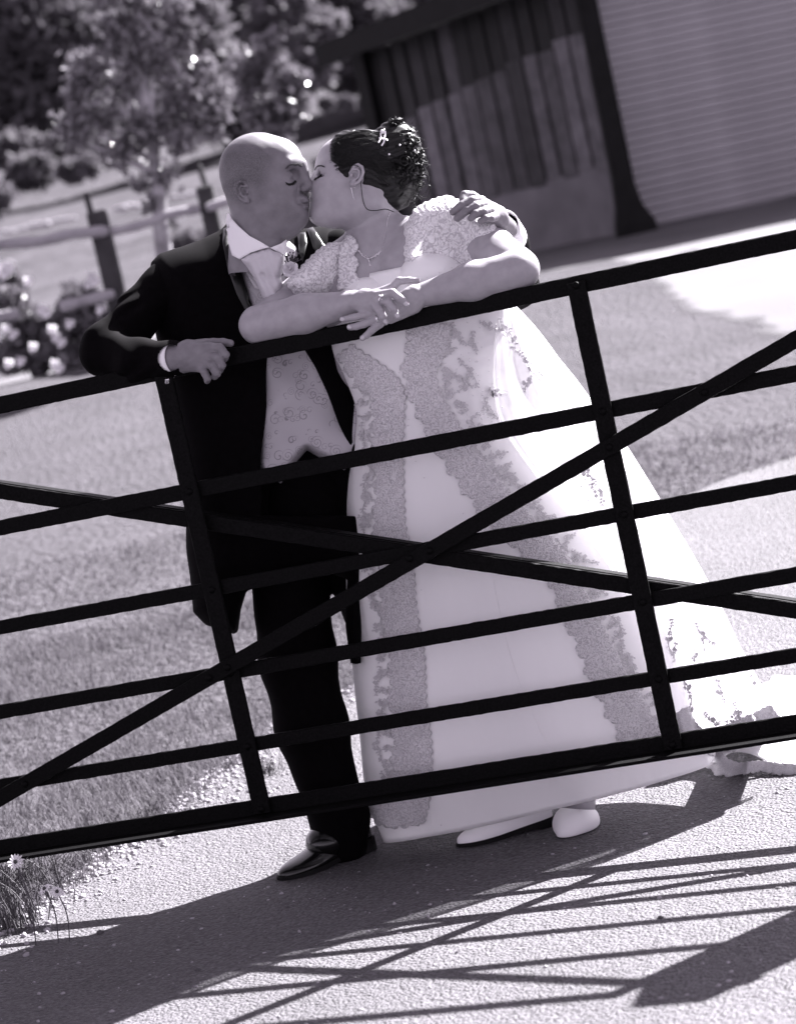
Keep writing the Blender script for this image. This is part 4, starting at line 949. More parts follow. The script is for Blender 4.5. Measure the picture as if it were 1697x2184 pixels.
# ---- his clothes
S = Sculpt(); DT = dep(600, 800, .31)
JK = [(489, 470), (470, 492), (430, 511), (378, 528), (340, 541), (322, 560), (318, 600), (330, 690), (345, 760), (362, 840), (388, 960), (398, 1060), (400, 1180), (405, 1240), (414, 1304), (440, 1332), (497, 1354), (509, 1350), (516, 1300), (527, 1262), (560, 1250), (620, 1225), (700, 1222), (740, 1236), (737, 1290), (743, 1390), (756, 1500), (768, 1490), (775, 1300), (800, 1000), (800, 850), (790, 700), (800, 600), (800, 520), (760, 492), (700, 480), (650, 486), (600, 500), (540, 520), (505, 500)]
S.puff(JK, DT, .11, .135)
OPEN = [(492, 505), (512, 570), (532, 635), (556, 700), (571, 760), (566, 860), (560, 940), (556, 1010), (556, 1100), (770, 1100), (764, 1000), (748, 958), (722, 905), (700, 848), (672, 780), (650, 745), (628, 690), (615, 620), (606, 540), (590, 500)]
OPEN = smooth_poly(OPEN)
def f_open(P):
    X = P[:, 0] / P[:, 2] * FPX + CX; Y = P[:, 1] / P[:, 2] * FPX + CY
    return np.maximum(sd_poly(X, Y, OPEN) / FPX * DT, P[:, 2] - (DT - .045))
S.fn(f_open, .006, True)
S.disp = lambda P: .004 * wob(P, 16, 2)
jacket, t_jack = sculpt_obj('jacket', S, [CC(300, 440, DT - .16), CC(830, 1380, DT + .17)], .02, .0062, m_suit, groom)
S = Sculpt()
S.cap(P3((378, 592, .26)), P3((352, 612, .24)), .062, .060, .02).cap(P3((352, 612, .24)), P3((226, 748, .10)), .060, .056, .02)
S.cap(P3((226, 755, .085)), P3((300, 768, .03)), .055, .050, .02).cap(P3((300, 768, .03)), P3((366, 768, .0)), .050, .043, .02)
def wr(P):
    q = (P[:, 0] * .75 + P[:, 1] * .8) * 52 + 2.2 * np.sin(P[:, 1] * 24 + P[:, 0] * 9); w = np.abs(np.sin(q)) ** 1.5 * (.6 + .4 * np.sin((P[:, 0] - P[:, 1]) * 40 + 1))
    e = CC(250, 735, 6.3); k = np.exp(-((P[:, 0] - e[0]) ** 2 + (P[:, 1] - e[1]) ** 2) / .018)
    return -.017 * w * k + .005 * wob(P, 22)
S.disp = wr
sleeve, t_slv = sculpt_obj('sleeve', S, [P3((150, 530, 0)), P3((420, 830, .36)), P3((150, 830, -.06)), P3((420, 530, .3))], .05, .0042, m_suit, groom)
S = Sculpt()
S.cap(P3((730, 545, .34)), P3((790, 540, .40)), .065, .06, .03).cap(P3((790, 540, .40)), P3((1096, 612, .44)), .060, .055, .03).cap(P3((1096, 608, .42)), P3((1086, 520, .34)), .054, .044, .03)
S.cap(P3((1086, 524, .34)), P3((1074, 488, .27)), .044, .040, .02)
S.disp = lambda P: .003 * wob(P, 24)
slv2, t_slv2 = sculpt_obj('sleeve', S, [P3((650, 440, .2)), P3((1180, 700, .6)), P3((1180, 440, .2)), P3((650, 700, .55))], .05, .0055, m_suit, groom)
# waistcoat
S = Sculpt(); VT = [(492, 500), (498, 560), (520, 640), (545, 720), (552, 800), (548, 900), (545, 995), (556, 1010), (574, 1022), (600, 1036), (608, 1022), (634, 985), (655, 962), (680, 976), (712, 990), (735, 1006), (750, 985), (772, 955), (780, 850), (750, 760), (700, 640), (640, 520), (600, 500)]
S.puff(VT, DT, .022, .118); S.disp = lambda P: .0022 * wob(P, 22, 5)
vest, t_vest = sculpt_obj('waistcoat', S, [CC(480, 480, DT - .14), CC(800, 1050, DT + .14)], .02, .004, m_vest, groom)
# trousers
S = Sculpt(); D1 = dep(660, 1500, .17)
S.puff([(520, 1000), (523, 1200), (527, 1290), (545, 1380), (560, 1440), (576, 1500), (592, 1560), (612, 1620), (640, 1685), (664, 1728), (668, 1770), (664, 1812), (690, 1832), (745, 1836), (792, 1826), (790, 1790), (782, 1745), (780, 1690), (776, 1620), (764, 1545), (748, 1490), (730, 1420), (714, 1360), (702, 1290), (700, 1225), (720, 1000)], lambda X, Y: dep(660, 1500, .17) + 0 * X + np.clip((1500 - Y) / 500, -1, 1) * .02 + (1500 - Y) * 0, .085, .085)
S.ell(P3((650, 1080, .31)), (.15, .18, .11), .05)
S.disp = lambda P: .003 * wob(P, 18, 1)
def leg(pts, rs, S2):
    for i in range(len(pts) - 1): S2.cap(P3(pts[i]), P3(pts[i + 1]), rs[i], rs[i + 1], .03)
S2 = Sculpt(); S2.ell(P3((650, 1080, .31)), (.14, .18, .11), .05)
leg([(612, 1180, .29), (634, 1400, .25), (664, 1550, .22), (722, 1740, .20), (728, 1800, .20)], [.098, .094, .088, .070, .066], S2)
leg([(735, 1130, .36), (838, 1400, .42), (856, 1580, .48), (860, 1760, .50)], [.085, .08, .075, .065], S2)
S2.disp = lambda P: .003 * wob(P, 20, 1)
trou, t_trou = sculpt_obj('trousers', S2, [P3((480, 960, 0)), P3((950, 1860, .65)), P3((950, 960, .6)), P3((480, 1860, .1))], .03, .0065, m_suit, groom)
# shirt collar, cravat, cuffs, flower
trn = [t_head, t_vest]
drape('collar', [(486, 454), (483, 470), (485, 490), (492, 515), (500, 545), (514, 553), (536, 539), (560, 531), (573, 528), (556, 517), (533, 503), (512, 483), (498, 466), (489, 456)], t_head, m_shirt, groom, off=.010, thick=.003)
drape('collar', [(574, 529), (603, 545), (606, 528), (609, 508), (596, 519)], t_head, m_shirt, groom, off=.010, thick=.003)
drape('shirt_front', [(486, 500), (492, 540), (508, 596), (560, 650), (612, 610), (612, 540), (600, 545), (560, 535), (510, 550)], [t_vest], m_vest, groom, off=.002, thick=.003)
S = Sculpt(); DK = DH - .050
S.puff([(514, 552), (536, 539), (560, 531), (575, 529), (603, 544), (604, 570), (598, 590), (604, 604), (596, 640), (566, 650), (548, 606), (534, 582)], DK, .018, .030)
S.ell(CC(570, 570, DK - .012), LL(24, DK) * np.array([1.0, 1.3, .9]), .006, .3); S.cap(CC(560, 585, DK - .03), CC(566, 600, DK - .03), .003, .002, .004, True)
S.disp = lambda P: .0008 * np.sin(P[:, 0] * 330 - P[:, 1] * 160) + .0016 * wob(P, 70)
sculpt_obj('cravat', S, [CC(500, 520, DK - .06), CC(620, 665, DK + .05)], .01, .0025, m_crav, groom)
drape('cravat_fold', [(513, 553), (530, 556), (547, 572), (552, 600), (560, 622), (545, 616), (530, 592), (520, 570)], t_vest, m_crav, groom, off=.02, thick=.003)
# lapels
drape('lapel', [(486, 486), (494, 520), (512, 575), (534, 640), (554, 698), (538, 690), (505, 628), (484, 568), (476, 520), (478, 490)], t_jack, m_lapel, groom, off=.003, thick=.003)
drape('lapel', [(655, 492), (668, 488), (676, 500), (690, 522), (716, 542), (760, 548), (752, 556), (716, 560), (690, 556), (668, 530)], t_jack, m_lapel, groom, off=.006, thick=.003)
drape('lapel', [(636, 500), (652, 498), (656, 520), (650, 545), (646, 560), (638, 540)], t_jack, m_lapel, groom, off=.006, thick=.003)
def ring_strip(name, c0, c1, r0, r1, m, parent, tilt=(0, 0, 0), seg=28, thick=.0015, rows=3, bul=0, sx=(1, 1)):
    c0, c1 = toworld(P3(c0)), toworld(P3(c1)); d = c1 - c0; d /= np.linalg.norm(d); a = np.cross(d, [0, 0, 1]); a /= np.linalg.norm(a); b = np.cross(d, a); V = []
    for i in range(rows + 1):
        t = i / rows; c = c0 * (1 - t) + c1 * t; r = r0 + (r1 - r0) * t + bul * math.sin(math.pi * t)
        for j in range(seg): th = 2 * math.pi * j / seg; V.append(c + r * (sx[0] * a * math.cos(th) + sx[1] * b * math.sin(th)))
    Q = [(i * seg + j, i * seg + (j + 1) % seg, (i + 1) * seg + (j + 1) % seg, (i + 1) * seg + j) for i in range(rows) for j in range(seg)]
    o = meshq(name, V, np.array(Q), m, None, True); child(o, parent); md = o.modifiers.new('s', 'SOLIDIFY'); md.thickness = thick; return o
ring_strip('cuff', (354, 770, .008), (376, 765, -.004), .0445, .0425, m_shirt, groom, thick=.003)
ring_strip('cuff', (1082, 508, .31), (1070, 480, .235), .047, .041, m_shirt, groom, thick=.003)
o = bmobj('cufflink', bar(toworld(P3((357, 808, -.045))), toworld(P3((357, 818, -.040))), .010, .006), m_silver); child(o, groom)
# shoes
def shoe(name, toe, heel, w, hgt, m, parent, sole_m, heel_h=.02, open_top=False, lift=0.0, tip=.55):
    toe = np.array(toe, float); heel = np.array(heel, float); L = np.linalg.norm(toe - heel); f = (toe - heel) / L; s = np.cross(f, [0, 0, 1]); s /= np.linalg.norm(s); up = np.cross(s, f)
    prof = [(0.0, .62, .30, .95), (.05, .78, .42, 1.0), (.15, .86, .48, .98), (.30, .80, .50, .85), (.45, .84, .48, .68), (.60, .96, .46, .50), (.75, 1.0, .42, .40), (.87, .84, .34, .33), (.95, tip, .24, .26), (1.0, tip * .35, .10, .16)]
    V = []; N = 18
    for t, wd, lo, hi in prof:
        c = heel + f * L * t; bz = heel_h * max(0, 1 - t / .55) ** 1.0
        for j in range(N):
            a = 2 * math.pi * j / N; x = math.cos(a); z = math.sin(a); x = abs(x) ** .8 * (1 if x > 0 else -1); zz = max(z, -.25)
            V.append(c + s * x * w / 2 * wd + up * (bz + .012 + (zz + .25) / 1.25 * hgt * hi))
    Q = [(i * N + j, i * N + (j + 1) % N, (i + 1) * N + (j + 1) % N, (i + 1) * N + j) for i in range(len(prof) - 1) for j in range(N)]
    F = [tuple(q) for q in Q] + [tuple(range(N))[::-1], tuple(range((len(prof) - 1) * N, len(prof) * N))]
    o = mesh(name, V, F, m, None, True); child(o, parent); sd = o.modifiers.new('s', 'SUBSURF'); sd.levels = sd.render_levels = 2
    V = []; 
    for t, wd, lo, hi in prof:
        c = heel + f * L * (t * 1.01); bz = heel_h * max(0, 1 - t / .55)
        for sx, z in ((-1, bz + .016), (1, bz + .016), (1, bz + .004 if t > .28 else .0), (-1, bz + .004 if t > .28 else .0)): V.append(c + s * sx * w / 2 * wd * 1.03 + up * z)
    F = [(4 * i + j, 4 * i + (j + 1) % 4, 4 * i + 4 + (j + 1) % 4, 4 * i + 4 + j) for i in range(len(prof) - 1) for j in range(4)] + [(3, 2, 1, 0), tuple(range(len(V) - 4, len(V)))]
    q = mesh('sole', V, F, sole_m, None, False); child(q, o); return o, s, f, up
def gp_(px, py, lift=0): g_ = ground(px, py); return g_ + np.array([0, 0, lift])
tA = gp_(600, 1884); hA = tA + np.array([.17, .22, 0]); hA[2] = float(gz(hA[0], hA[1])) + .004
so_, s_, f_, u_ = shoe('shoe', tA, hA, .105, .085, m_shoe, groom, m_dark)
S = Sculpt(); tc_ = (toworld(P3((724, 1800, .19))))
S = Sculpt(); ank = (hA * .55 + tA * .45 + [0, 0, .055]); S.ell((ank - CAM) @ M.T, (.05, .045, .06), 0); S.ell((hA * .8 + tA * .2 + [0, 0, .07] - CAM) @ M.T, (.05, .06, .05), .03)
o, _ = sculpt_obj('shoe_tongue', S, [(ank - CAM) @ M.T, (hA - CAM) @ M.T], .12, .004, m_shoe, so_)
for k, t in enumerate((.42, .48)):
    p = tA * (1 - t) + hA * t; hh = Heap(); hh.add(*tube(catmull([p + s_ * .035 + [0, 0, .055], p + [0, 0, .078 + k * .006], p - s_ * .035 + [0, 0, .055]], 5), .002, 5)); hh.build('shoe_seam', m_lapel, so_)
tB = gp_(840, 1806) + [0.02, .28, 0]; tB[2] = float(gz(tB[0], tB[1])) + .004; hB = tB + np.array([.1, .26, 0]); shoe('shoe', tB, hB, .105, .085, m_shoe, groom, m_dark)
# rose buttonhole
def rose(c, r, m, parent, name='rose', seed=1, face=(0, -1, .4)):
    g = np.random.default_rng(seed); f = np.array(face, float); f /= np.linalg.norm(f); u = np.cross(f, [0, 0, 1.]); u /= np.linalg.norm(u); w = np.cross(f, u); h = Heap()
    for layer, (n_, rr, op) in enumerate(((3, .35, .2), (5, .6, .5), (6, .85, .85), (6, 1.0, 1.2))):
        for j in range(n_):
            a = 2 * math.pi * (j + layer * .5) / n_; V = []
            for p in np.linspace(0, 1, 6):
                for q in np.linspace(-1, 1, 6):
                    aa = a + q * 1.15 * math.pi / n_; rad = r * rr * (.25 + .75 * math.sin(p * 1.5)) * (1 - .12 * q * q * p); z = r * (p * (1.2 - op * .75) - (.35 * op * max(0, p - .7) / .3)) * (1 - .2 * q * q)
                    V.append(c + u * rad * math.cos(aa) + w * rad * math.sin(aa) + f * z)
            Q = [(i * 6 + k, i * 6 + k + 1, (i + 1) * 6 + k + 1, (i + 1) * 6 + k) for i in range(5) for k in range(5)]
            h.add(V, Q)
    o = h.build(name, m, parent); return o
fc = atD(619, 574, dep(619, 574, .10)); rose(fc, .021, m_petal, groom, 'buttonhole_rose')
g = np.random.default_rng(2); h = Heap()
for i in range(26):
    a = fc + np.array([.004, .006, .004]); b_ = a + np.array([g.uniform(-.012, .03), g.uniform(-.01, .01), g.uniform(.012, .036)]); h.add(*tube(catmull([a, (a + b_) / 2 + g.normal(0, .003, 3), b_], 3), .0008, 4)); h.add(*ball(b_, .0022, 6, 4))
h.build('buttonhole_greenery', m_leafd, groom)
# ---------------------------------------------------------------- the bride
bp_ = ground(1080, 1745); bride = empty('person', (bp_[0], .25, float(gz(bp_[0], .25))), 'bride in an off-white lace-trimmed gown with pinned-up dark hair, arms folded on the gate', 'person')
BB = Person(); DB = DH + .012                 # depth of her head
def H(x, y, q=0.0):
    th = math.radians(-4); dx, dq = x - 765, q; return CC(765 + dx * math.cos(th) - dq * math.sin(th), y, DB) + np.array([0, 0, -(dx * math.sin(th) + dq * math.cos(th)) / FPX * DB])
def R(*r): return [a / FPX * DB for a in r]
u = LL(1, DB); S = Sculpt()
S.ell(H(772, 352), R(84, 72, 66), 0)
S.ell(H(730, 350), R(56, 54, 56), 18 * u)
S.ell(H(712, 405), R(44, 66, 46), 20 * u, .12)
S.ell(H(715, 405, 30), R(36, 40, 20), 16 * u).ell(H(715, 405, -30), R(36, 40, 20), 16 * u)
S.ell(H(702, 446), R(40, 36, 40), 18 * u)
S.ell(H(691, 402, 14), R(28, 30, 28), 14 * u)
S.ell(H(679, 461), R(18, 18, 22), 16 * u)
S.ell(H(748, 432, 36), R(28, 36, 20), 20 * u).ell(H(748, 432, -36), R(28, 36, 20), 20 * u)
S.ell(H(722, 462), R(38, 24, 36), 18 * u)
S.cap(H(788, 440), CC(812, 560, DB + .075), 56 * u, 58 * u, 26 * u)
S.cap(H(684, 352, 8), H(698, 354, 36), 7 * u, 6 * u, 12 * u).cap(H(684, 352, -8), H(698, 354, -36), 7 * u, 6 * u, 12 * u)
S.ell(H(688, 376, 27), R(12, 10, 14), 8 * u, None, True).ell(H(688, 376, -27), R(12, 10, 14), 8 * u, None, True)
S.ell(H(697, 372, 27), R(15, 12, 14), 5 * u).ell(H(697, 372, -27), R(15, 12, 14), 5 * u)
S.cap(H(678, 366, -3), H(662, 392, -16), 6 * u, 7 * u, 9 * u); S.ell(H(659, 398, -20), R(8, 8, 8), 6 * u)
S.ell(H(667, 403, -12), R(6, 6, 6), 4 * u).ell(H(665, 403, -26), R(6, 6, 6), 4 * u)
S.ell(H(674, 424, 0), R(12, 9, 20), 8 * u); S.ell(H(667, 425, -2), R(7, 4.5, 15), 4 * u).ell(H(667, 436, -2), R(7, 5.5, 14), 4 * u)
S.cap(H(656, 430.5, 0), H(676, 430, 20), 1.6 * u, 1.0 * u, 2.5 * u, True)
for s in (1, -1): ear_ops(S, lambda x, y, q: H(2 * 756 - x, y, q), R, u, 756, 380, .95, -.20, s, 60)
HV, HQ = BB.add(S, [CC(635, 262, DB - .1), CC(885, 560, DB + .11)], .01, .0021); t_bhead = bvh_of(HV, HQ)
# shoulders, chest, arms
S = Sculpt()
S.ell(P3((842, 625, .26)), (.155, .15, .095), 0)
S.cap(H(788, 440), CC(812, 560, DB + .065), 55 * u, 57 * u, .045)
S.cap(P3((815, 540, .25)), P3((728, 572, .23)), .055, .052, .04).cap(P3((830, 520, .25)), P3((975, 508, .24)), .062, .060, .04)
S.ell(P3((905, 606, .185)), (.075, .075, .07), .02).ell(P3((765, 640, .185)), (.072, .075, .07), .02)
S.cap(P3((770, 600, .24)), P3((800, 760, .27)), .10, .10, .05)
S.cap(P3((984, 510, .235)), P3((1050, 535, .15)), .060, .054, .03).cap(P3((1050, 535, .15)), P3((1106, 574, .055)), .054, .049, .012)
S.cap(P3((724, 576, .22)), P3((640, 632, .15)), .054, .050, .03).cap(P3((640, 632, .15)), P3((556, 692, .055)), .050, .046, .012)
S.cap(P3((840, 560, .16)), P3((905, 480, .2)), .02, .02, .05)
def arm(a, b, c, ra, rb, rc, k0=.006): S.cap(P3(a), P3(b), ra, rb, k0).cap(P3(b), P3(c), rb, rc, .02)
arm((1107, 577, .030), (1010, 600, .010), (893, 631, -.006), .0475, .0435, .0270)
arm((552, 693, .030), (650, 669, .010), (756, 645, -.010), .0480, .0450, .0290)
S.disp = lambda P: .0006 * wob(P, 60)
TV, TQ = BB.add(S, [P3((490, 430, .0)), P3((1170, 430, .3)), P3((490, 800, -.08)), P3((1170, 800, -.10)), P3((1170, 800, .35))], .09, .0034); t_btorso = bvh_of(TV, TQ)
# hands
S = Sculpt()
S.cap(P3((905, 628, -.004)), P3((876, 637, -.022)), .0275, .0235, .01)
hand_ops(S, [((882, 628, -.018), (842, 648, -.034), .022, .015), ((880, 642, -.018), (838, 664, -.036), .022, .015), ((880, 652, -.016), (832, 678, -.034), .020, .014)], [])
hand_ops(S, [], [((840, 648, -.034, .0125), (812, 664, -.050, .0100), (780, 672, -.052, .0090), (757, 676, -.050, .0082), (731, 681, -.046, .0070)),
   ((836, 664, -.036, .0120), (806, 680, -.052, .0100), (775, 691, -.056, .0092), (760, 696, -.054, .0084), (746, 698, -.050, .0072)),
   ((828, 676, -.034, .0115), (808, 692, -.052, .0096), (792, 705, -.056, .0086), (782, 715, -.055, .0078), (773, 721, -.052, .0068))])
S.cap(P3((756, 645, -.012)), P3((778, 642, -.034)), .0270, .0235, .01)
hand_ops(S, [((778, 630, -.030), (812, 632, -.060), .016, .0125), ((778, 640, -.032), (810, 640, -.064), .019, .0135), ((776, 652, -.032), (800, 652, -.062), .017, .012)], [])
hand_ops(S, [], [((812, 630, -.062, .0125), (837, 625, -.078, .0105), (852, 636, -.080, .0092), (865, 649, -.074, .0078)),
   ((810, 636, -.066, .0122), (828, 645, -.082, .0102), (839, 660, -.082, .0090), (847, 674, -.076, .0076)),
   ((800, 648, -.066, .0118), (810, 662, -.080, .0100), (816, 675, -.080, .0088), (822, 687, -.074, .0074)),
   ((800, 628, -.046, .0125), (836, 613, -.040, .0100), (851, 599, -.036, .0092), (872, 598, -.034, .0082), (890, 599, -.034, .0066))])
S.disp = lambda P: .0004 * wob(P, 170)
V, Q = BB.add(S, [P3((720, 580, -.10)), P3((920, 735, .04)), P3((720, 735, -.1))], .02, .0015); t_bhand = bvh_of(V, Q)
# legs under the skirt
S = Sculpt(); S.ell(P3((960, 900, .36)), (.17, .2, .12), 0)
S.cap(P3((980, 1000, .36)), P3((1050, 1400, .32)), .09, .065, .04).cap(P3((1050, 1400, .32)), P3((1120, 1690, .24)), .06, .035, .03)
S.cap(P3((1020, 1000, .36)), P3((1140, 1400, .30)), .09, .065, .04).cap(P3((1140, 1400, .30)), P3((1240, 1680, .20)), .06, .034, .03)
S.cap(P3((870, 760, .28)), P3((960, 900, .36)), .11, .12, .05)
BB.add(S, [P3((700, 700, .1)), P3((1350, 1800, .6)), P3((1350, 700, .6)), P3((700, 1800, .1))], .03, .009)
bbody = meshq('body', np.concatenate(BB.V), np.concatenate(BB.Q), m_skin2, None, True); child(bbody, bride)
hairs('eyebrow', [(671, 364), (674, 357), (680, 354), (688, 354)], [(672, 359), (678, 354), (685, 353), (694, 356)], 60, .0005, bride, t_bhead, jit=1.0)
hairs('eyelashes', [(672, 380), (677, 378), (682, 375), (686, 371)], [(670, 384), (674, 382), (680, 379), (686, 375)], 110, .0006, bride, t_bhead, jit=.8, lift=.002)
def nail(px, py, tr, ang, L, W, par):
    d = Vector(ray(px, py)).normalized(); h = tr.ray_cast(Vector(CAM), d)
    if h[0] is None: return
    n_ = (h[1] * .6 - d * .6).normalized(); u_ = (np.array(M[0]) * math.cos(ang) + np.array(M[1]) * math.sin(ang)); u_ = Vector(u_); u_ = (u_ - n_ * u_.dot(n_)).normalized(); v_ = n_.cross(u_); V = []
    for i in range(5):
        for j in range(5):
            a, b = (i / 4 - .5) * 2, (j / 4 - .5) * 2; V.append(h[0] + u_ * a * L * math.sqrt(1 - .35 * b * b) + v_ * b * W * math.sqrt(max(0, 1 - .3 * a * a)) + n_ * (.0008 - .0012 * b * b))
    o = mesh('fingernail', [tuple(v) for v in V], [(i * 5 + j, i * 5 + j + 1, i * 5 + j + 6, i * 5 + j + 5) for i in range(4) for j in range(4)], m_nail, None, True); child(o, par)
    md = o.modifiers.new('s', 'SOLIDIFY'); md.thickness = .0006
for (x, y, a) in ((865.5, 648.5, .85), (847, 673, 1.0), (822, 686, 1.0), (730, 681, .1), (745, 697.5, .25), (773.5, 720, -.8)): nail(x, y, t_bhand, a, .0058, .0048, bride)
for (x, y, a) in ((1008, 462.5, -.5), (975, 465, -.9), (965, 452, -.8)): nail(x, y, t_ghand, a, .0055, .0055, groom)

# ---- gown
RG = [((748, 590), (1050, 528), .225, .10), ((722, 655), (1078, 592), .215, .125), ((711, 735), (1084, 655), .21, .135), ((738, 800), (1088, 722), .22, .135), ((764, 870), (1094, 798), .25, .15),
      ((762, 940), (1122, 868), .28, .17), ((748, 1030), (1185, 945), .31, .19), ((742, 1150), (1268, 1048), .33, .20), ((746, 1290), (1348, 1170), .34, .21), ((758, 1430), (1408, 1300), .34, .21),
      ((772, 1570), (1448, 1435), .32, .20), ((784, 1690), (1480, 1545), .29, .17), ((819, 1793), (1515, 1628), .25, .105)]
def loft_cloth(RG, ns=96, sub=6, fold=0.0, nf=9, ph=0, ex=1.0, f0=0, hemwave=0):
    A = catmull([(l[0], l[1], 0) for l, r, c, d in RG], sub); B = catmull([(r[0], r[1], 0) for l, r, c, d in RG], sub); C_ = catmull([(c, d, 0) for l, r, c, d in RG], sub); V = []; n = len(A)
    for i in range(n):
        yc, dr = C_[i][0], C_[i][1]; a = at(A[i][0], A[i][1], yc); b = at(B[i][0], B[i][1], yc); c = (a + b) / 2; e = (b - a) / 2; t = i / (n - 1); amp = fold * max(0, (t - f0) / (1 - f0)) ** 1.3
        for j in range(ns):
            th = 2 * math.pi * j / ns; cs, sn_ = math.cos(th), math.sin(th); s2 = (abs(sn_) ** ex) if sn_ > 0 else -(abs(sn_) ** (1 - .6 * t)) * (1 + 1.8 * max(0, t - .3))
            w = 1 + amp * (math.sin(nf * th + ph + .6 * math.sin(t * 5)) + .4 * math.sin((nf * 2 + 1) * th + 1.3 * ph)) * abs(sn_)
            p = c + e * cs + np.array([0, -1, 0]) * s2 * dr * w
            if hemwave and i == n - 1: p = p + np.array([0, 0, hemwave * math.sin(7 * th)])
            V.append(p)
    i = (np.arange(n - 1)[:, None] * ns + np.arange(ns)[None]); k = (np.arange(n - 1)[:, None] * ns + (np.arange(ns)[None] + 1) % ns)
    return np.array(V), np.stack([i.ravel(), k.ravel(), (k + ns).ravel(), (i + ns).ravel()], 1)
V, Q = loft_cloth(RG, 128, 8, .035, 7, .8, .9, .25)
# soft creases at the waist where she bends over the gate
cc = (V - CAM) @ M.T; px_ = cc[:, 0] / cc[:, 2] * FPX + CX; py_ = cc[:, 1] / cc[:, 2] * FPX + CY
k = np.exp(-((py_ - 800 + .2 * (px_ - 900)) / 70) ** 2) * np.clip((px_ - 930) / 120, 0, 1); crs = .006 * np.sin((py_ + .35 * px_) * .16 + .9 * np.sin(px_ * .02)) * k
k2 = np.exp(-((py_ - 760 + .15 * (px_ - 800)) / 34) ** 2) * np.exp(-((px_ - 800) / 70) ** 2); crs += .008 * k2 * -1
k3 = np.exp(-((px_ - 1052 - .2 * (py_ - 850)) / 26) ** 2) * np.exp(-((py_ - 830) / 90) ** 2); crs -= .014 * k3
V = V + crs[:, None] * np.array([0, -1, 0])
gown = meshq('gown', V, Q, m_satin, None, True); child(gown, bride); t_gown = bvh_of(V, Q)
md = gown.modifiers.new('s', 'SOLIDIFY'); md.thickness = .003; md.offset = -1
# seams of the skirt
for pts in ([(1030, 1100), (1062, 1290), (1105, 1450), (1180, 1620)], [(912, 1690), (918, 1740), (922, 1790)], [(820, 1000), (822, 1200), (850, 1500)]):
    P = []
    for p in catmull([(a, b, 0) for a, b in pts], 8):
        h_ = t_gown.ray_cast(Vector(CAM), Vector(ray(p[0], p[1])).normalized())
        if h_[0] is not None: P.append(np.array(h_[0]))
    h = Heap(); h.add(*tube(P, .0009, 4)); h.build('seam', m_satin, bride)
# overskirt and train, sheer and sunlit
m_tulle = mat('tulle', .80, rough=.6, spec=.2, trans=.45)
def sheer(m, a):
    n = m.node_tree.nodes; l = m.node_tree.links; o = n['Material Output']; s_ = o.inputs[0].links[0].from_socket; t = n.new('ShaderNodeBsdfTransparent'); x = n.new('ShaderNodeMixShader'); x.inputs[0].default_value = a
    l.new(t.outputs[0], x.inputs[1]); l.new(s_, x.inputs[2]); l.new(x.outputs[0], o.inputs[0])
sheer(m_tulle, .42)
OV = [((1052, 688, .17), (1088, 662, .26)), ((1047, 755, .12), (1153, 722, .40)), ((1046, 835, .09), (1214, 792, .50)), ((1066, 915, .09), (1262, 855, .55)), ((1122, 1000, .11), (1326, 945, .58)), ((1200, 1095, .12), (1392, 1060, .58)),
      ((1288, 1205, .13), (1462, 1190, .54)), ((1352, 1320, .14), (1530, 1300, .50)), ((1402, 1440, .15), (1586, 1400, .47)), ((1432, 1530, .17), (1632, 1480, .46)), ((1452, 1600, .19), (1680, 1532, .48))]
def oversheet(OV, ns, sub, amp, nf, ph, y1=0.0, bulge=.05, lip=.03):
    A = catmull([a for a, b in OV], sub); Bq = catmull([b for a, b in OV], sub); n = len(A); V = []
    for i in range(n):
        a = at(*A[i]); b = at(Bq[i][0], Bq[i][1], Bq[i][2] + y1); t = i / (n - 1); d = b - a; nn = np.array([d[1], -d[0], 0]); nn /= np.linalg.norm(nn)
        for j in range(ns):
            s_ = j / (ns - 1); w = amp * (.15 + t) * (math.sin(nf * s_ * (1 + .25 * t) + ph + 1.2 * t) + .45 * math.sin(nf * 2.3 * s_ + 3 * ph + 2 * t)) * math.sin(math.pi * min(1, s_ * 1.02)) ** .5
            p = a + d * s_ + nn * (bulge * math.sin(math.pi * s_) ** .8 * (.4 + .6 * math.sin(math.pi * t)) + w); p = p + np.array([0, 0, .05 * math.sin(math.pi * s_) * (1 - t)])
            if j < 4: p = p + np.array([0, 1, 0]) * lip * (1 - j / 4) ** 2
            V.append(p)
    i = (np.arange(n - 1)[:, None] * ns + np.arange(ns - 1)[None]).ravel(); return np.array(V), np.stack([i, i + 1, i + ns + 1, i + ns], 1)
V, Q = oversheet(OV, 110, 8, .017, 17, .4)
V[:, 2] = np.maximum(V[:, 2], gz(V[:, 0], V[:, 1]) + .014)
m_over = mat('overskirt_silk', .92, rough=.5, spec=.25, trans=.4, bump=.3, bscale=14, bdist=.006); sheer(m_over, .78)
over = meshq('overskirt', V, Q, m_over, None, True); child(over, bride); t_train = bvh_of(V, Q)
OV2 = [((a[0] + 60, a[1] - 20, a[2] + .25), (b[0] + 6, b[1] + 4, b[2] + .02)) for a, b in OV[3:]]
V, Q = oversheet(OV2, 70, 8, .016, 12, 1.9, 0, .07, 0)
V[:, 2] = np.maximum(V[:, 2], gz(V[:, 0], V[:, 1]) + .012)
veil = meshq('sheer_train', V, Q, m_tulle, None, True); child(veil, bride)
